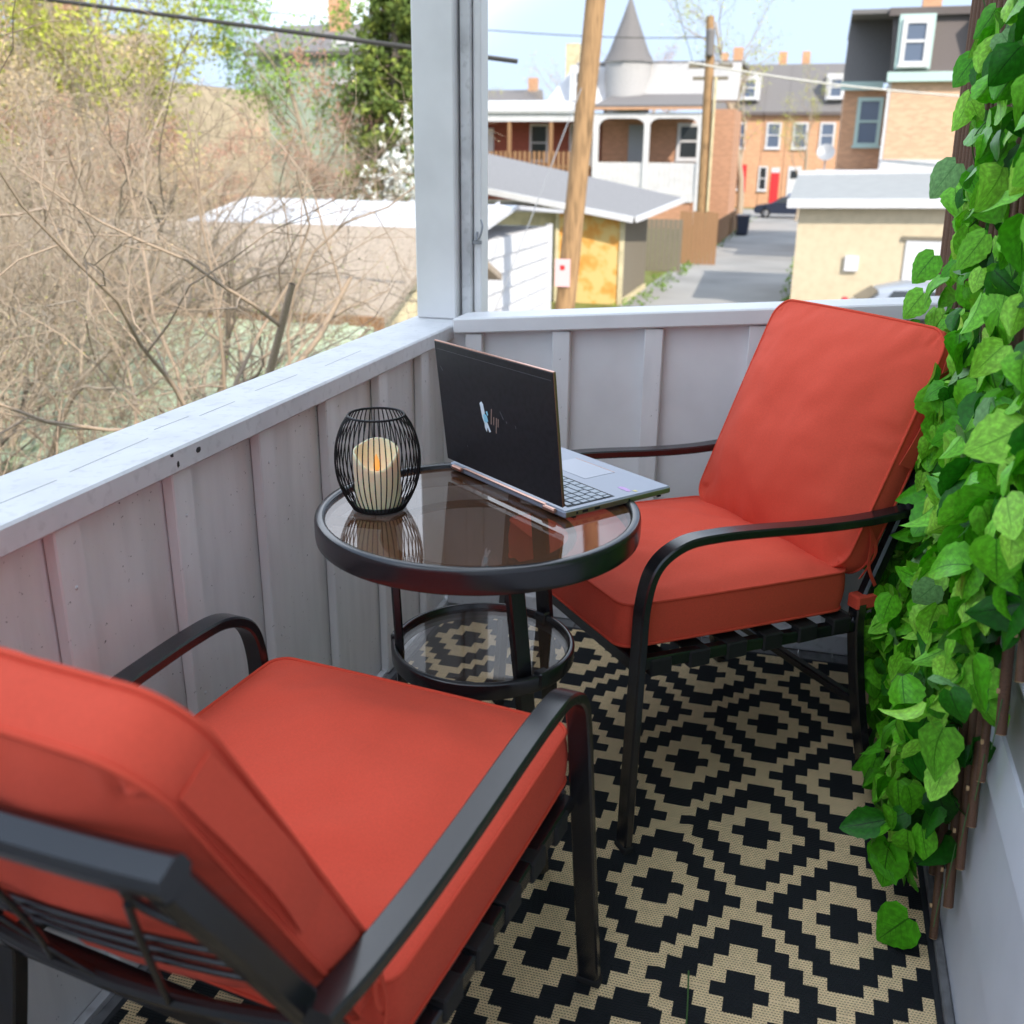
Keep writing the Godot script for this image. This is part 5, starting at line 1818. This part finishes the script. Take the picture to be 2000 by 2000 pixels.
func build_plants() -> void:
	# multi-stemmed bare shrubs that fill the left of the view
	var wild := {"segs": [9, 7, 6, 4], "bend": [0.13, 0.2, 0.24, 0.26], "lift": [0.0, 0.02, 0.01, 0.0], "kids": [8, 7, 6], "start": [0.22, 0.15, 0.15], "angle": [28.0, 68.0], "ratio": 0.52, "thin": 0.56, "taper": 0.30, "least": 0.0030, "height": 4.4, "radius": 0.062, "lean": [0.15, 0.75], "foot": 0.25}
	var shrubs := []
	for k in 4:
		var m := make_plant(wild, 6, 300 + k)
		shrubs.append([m[0].mesh(), bud_mesh(m[1], 1, 0.015, 0.0065, 60 + k).mesh()])
	var spots := [[-3.7, -4.3, 0.66, 0, 0], [-4.9, -4.4, 0.86, 1, 1], [-4.3, -5.6, 0.68, 2, 0], [-5.9, -6.0, 0.92, 3, 1], [-5.3, -7.2, 0.66, 0, 1], [-7.1, -7.6, 0.9, 1, 0], [-6.6, -9.2, 0.7, 2, 1], [-8.8, -9.6, 0.95, 3, 0], [-3.9, -3.1, 0.66, 2, 1], [-10.2, -11.6, 1.0, 0, 0], [-8.0, -11.0, 0.72, 1, 1], [-11.8, -12.6, 1.1, 3, 1], [-4.6, -6.4, 0.62, 1, 1], [-6.2, -5.2, 0.78, 0, 0], [-7.6, -6.4, 0.84, 2, 1], [-5.0, -8.4, 0.6, 3, 0], [-9.6, -8.4, 0.98, 1, 1], [-7.2, -10.4, 0.68, 0, 1]]
	var look := ["nearest the railing corner", "at the left edge close to the porch", "in the middle of the thicket", "tall, at the left edge", "behind the middle of the thicket", "tall, far left beside the mint roof", "in front of the brown roof", "tall, far left beside the brown roof", "low, just outside the railing", "farthest left beyond the garages", "slim, behind the brown roof ridge", "tallest, at the far left", "short, between the railing and the mint roof", "leaning, at the left edge near the mint roof", "arching over the left part of the mint roof", "low, right of the mint roof", "spreading, at the upper left edge", "slender, in front of the brown gable"]
	for i in spots.size():
		var s: Array = spots[i]
		place("bare_shrub", "leafless tan twigged shrub " + look[i], "shrub", "bare shrubs of the thicket", Vector3(s[0], GROUND, s[1]), i * 1.3, s[2], [["branches", shrubs[s[3]][0], M.bark_dark if i % 7 == 3 else (M.bark if s[4] == 0 else M.bark_red)], ["buds", shrubs[s[3]][1], M.bud_tan if i % 3 else (M.bud_green if i % 2 else M.bud_yellow)]])

	var back := [[-10.9, -21.5, 0.86, 1, "russet twiggy bush right before the evergreen"], [-12.3, -21.0, 0.94, 3, "russet twiggy bush under the grey green house"], [-13.9, -21.6, 0.9, 0, "rounded russet bush left of the grey green house"], [-15.7, -22.2, 1.0, 2, "tan twiggy bush between the two far houses"], [-17.8, -23.4, 1.15, 1, "tall tan twiggy bush before the tan house"], [-20.4, -25.0, 1.25, 3, "broad tan twiggy bush before the tan house"], [-23.0, -26.0, 1.2, 0, "brown twiggy bush at the far left edge"]]
	for i in back.size():
		var s: Array = back[i]
		place("twiggy_bush", s[4], "bush", "twiggy bushes beyond the garages", Vector3(s[0], GROUND, s[1]), i * 0.9, s[2], [["branches", shrubs[s[3]][0], M.bark_red if i < 3 else M.bark], ["buds", shrubs[s[3]][1], M.bud_pink if i < 3 else M.bud_tan]])

	# budding yellow-green trees farther back
	var tree := {"segs": [9, 7, 5, 4], "bend": [0.06, 0.14, 0.18, 0.22], "lift": [0.03, 0.05, 0.03, 0.0], "kids": [10, 7, 6], "start": [0.28, 0.2, 0.15], "angle": [25.0, 55.0], "ratio": 0.46, "thin": 0.5, "taper": 0.25, "least": 0.006, "height": 9.0, "radius": 0.15, "lean": [0.0, 0.12], "foot": 0.05}
	var trees := []
	for k in 3:
		var m := make_plant(tree, 1, 400 + k)
		var b1 := bud_mesh(m[1], 7, 0.17, 0.062, 80 + k)
		trees.append([m[0].mesh(), b1.mesh(), bud_mesh(m[1], 2, 0.10, 0.045, 85 + k).mesh()])
	var ts := [[-15.5, -22.5, 1.0, 0, "bud_yellow", "yellow green budding tree beside the grey green house"], [-18.5, -25, 1.05, 1, "bud_yellow", "broad yellow green budding tree under the black cable"], [-13.2, -26.5, 0.92, 2, "bud_green", "fresh green budding tree left of the evergreen"], [-21.5, -24, 0.9, 2, "bud_tan", "tan budding tree in front of the tan house"], [-24.5, -27, 1.1, 0, "bud_pink", "pinkish budding tree at the far left"], [-11.8, -24.5, 0.55, 1, "bud_pink", "low russet twigged tree in front of the evergreen"], [-13.6, -21.5, 0.5, 2, "bud_pink", "small russet twigged tree above the white roof"], [-15.6, -20.5, 0.52, 0, "bud_pink", "russet bush between the budding trees"], [-17.0, -21.0, 0.72, 1, "bud_tan", "tan twiggy tree left of the russet bush"], [-19.8, -22.0, 0.8, 2, "bud_yellow", "yellow flecked tree before the tan house window"], [-13.0, -17.5, 0.42, 0, "bud_tan", "low tan brush at the left end of the white roof"]]
	for s in ts:
		place("budding_tree", s[5], "tree", "budding garden trees", Vector3(s[0], GROUND, s[1]), s[0], s[2], [["trunk", trees[s[3]][0], M.bark_red if s[4] == "bud_pink" else M.bark], ["crown", trees[s[3]][1], M[s[4]]]])
	# slim trees over the far street
	for s in [[-4.9, -66, 1.5, 0, "bud_yellow", "tall slim budding tree in front of the brick terrace"], [-1.6, -70, 0.85, 1, "bud_yellow", "smaller budding tree left of the mansard house"], [-12.5, -78, 1.25, 2, "bud_pink", "bare reddish tree behind the turret"], [-18.5, -74, 1.1, 0, "bud_tan", "pale bare tree left of the turret"], [-24, -70, 0.8, 1, "bud_yellow", "yellow green tree at the far end of the wooden porch"]]:
		place("street_tree", s[5], "tree", "trees along the far street", Vector3(s[0], GROUND, s[1]), s[1], s[2], [["trunk", trees[s[3]][0], M.bark], ["crown", trees[s[3]][2], M[s[4]]]])

	# evergreen
	rng.seed = 55
	var ev := thing("evergreen_tree", "dark green conical evergreen just left of the porch post", "tree", Vector3(-10.2, GROUND, -24.5))
	var tm := MB.new()
	tm.tube(PackedVector3Array([Vector3.ZERO, Vector3(0.05, 9.5, 0)]), 0.2, 0.03, 8)
	part("trunk", tm, M.bark_dark, ev)
	var tips := [PackedVector3Array(), PackedVector3Array()]
	var lim := MB.new()
	for i in 260:
		var y := 0.6 + 9.0 * pow(rng.randf(), 0.9)
		var rad := (10.0 - y) * 0.21 + 0.15
		var a := rng.randf() * TAU
		var out := Vector3(cos(a), -0.12, sin(a))
		var p0 := Vector3(0, y, 0)
		var p1 := p0 + out * rad * rng.randf_range(0.65, 1.1)
		twig(lim, PackedVector3Array([p0, p0.lerp(p1, 0.5) + Vector3(0, 0.06, 0), p1]), 0.025, 0.006, 3)
		for j in 12:
			var q := p0.lerp(p1, rng.randf_range(0.35, 1.05)) + Vector3(rng.randfn(0, 0.12), rng.randfn(0, 0.09), rng.randfn(0, 0.12))
			tips[0 if rng.randf() < 0.6 else 1].append(q)
	part("limbs", lim, M.bark_dark, ev)
	part("crown", bud_mesh(tips[0], 9, 0.09, 0.085, 91), M.conifer, ev)
	part("crown", bud_mesh(tips[1], 8, 0.09, 0.085, 92), M.conifer_light, ev)

	# magnolia in bloom
	var mg := {"segs": [7, 6, 5], "bend": [0.1, 0.16, 0.2], "lift": [0.05, 0.1, 0.1], "kids": [9, 8], "start": [0.3, 0.3], "angle": [25.0, 55.0], "ratio": 0.5, "thin": 0.5, "taper": 0.35, "least": 0.006, "height": 3.1, "radius": 0.06, "lean": [0.1, 0.4], "foot": 0.1}
	var mm := make_plant(mg, 3, 501)
	var mt := thing("magnolia_tree", "small magnolia with white blossoms against the evergreen", "tree", Vector3(-8.75, GROUND, -21.2))
	part("trunk", mm[0], M.bark, mt)
	part("blossom", bud_mesh(mm[1], 4, 0.04, 0.06, 93), M.petal, mt)

	# weeds along the alley edges
	rng.seed = 67
	var weeds := PackedVector3Array()
	for i in 900:
		var z := rng.randf_range(-27.0, -72.0)
		var left := rng.randf() < 0.65
		weeds.append(Vector3((-4.75 if left else -0.75) + rng.randfn(0, 0.22 if left else 0.08), GROUND + absf(rng.randfn(0, 0.05)), z))
	var wd := put("verge_weeds", bud_mesh(weeds, 3, 0.05, 0.06, 95).mesh(), M.ground_leaf, self)
	wd.set_meta("kind", "stuff")
	wd.set_meta("label", "ragged green weeds along the alley edges")
	wd.set_meta("category", "weeds")

	# ground cover glimpsed through the thicket
	rng.seed = 66
	var spots2 := PackedVector3Array()
	for i in 5200:
		var a := rng.randf_range(-0.95, -0.25)
		var dist := rng.randf_range(2.6, 6.5)
		spots2.append(Vector3(sin(a) * dist * 1.25, GROUND + absf(rng.randfn(0, 0.35)), -cos(a) * dist))
	var gc := put("undergrowth", bud_mesh(spots2, 3, 0.06, 0.035, 94).mesh(), M.ground_leaf, self)
	gc.set_meta("kind", "stuff")
	gc.set_meta("label", "low green and brown undergrowth below the thicket")
	gc.set_meta("category", "undergrowth")


func _ready() -> void:
	set_camera_and_light()
	make_materials()
	build_ground()
	build_porch()
	build_houses()
	build_garages()
	build_rug()
	build_table()
	build_chair("red cushioned metal chair beside the ivy, facing the table", Vector3(-0.225, 0, -2.085), deg_to_rad(131.0), 0.288, 1.055, 61, 0.488, 0.072)
	build_chair("red cushioned metal chair in the foreground, seen from behind", Vector3(-0.590, 0, -1.044), deg_to_rad(-7.35), 0.292, 0.99, 62)
	build_lantern()
	build_laptop()
	build_ivy()
	build_street_things()
	build_plants()
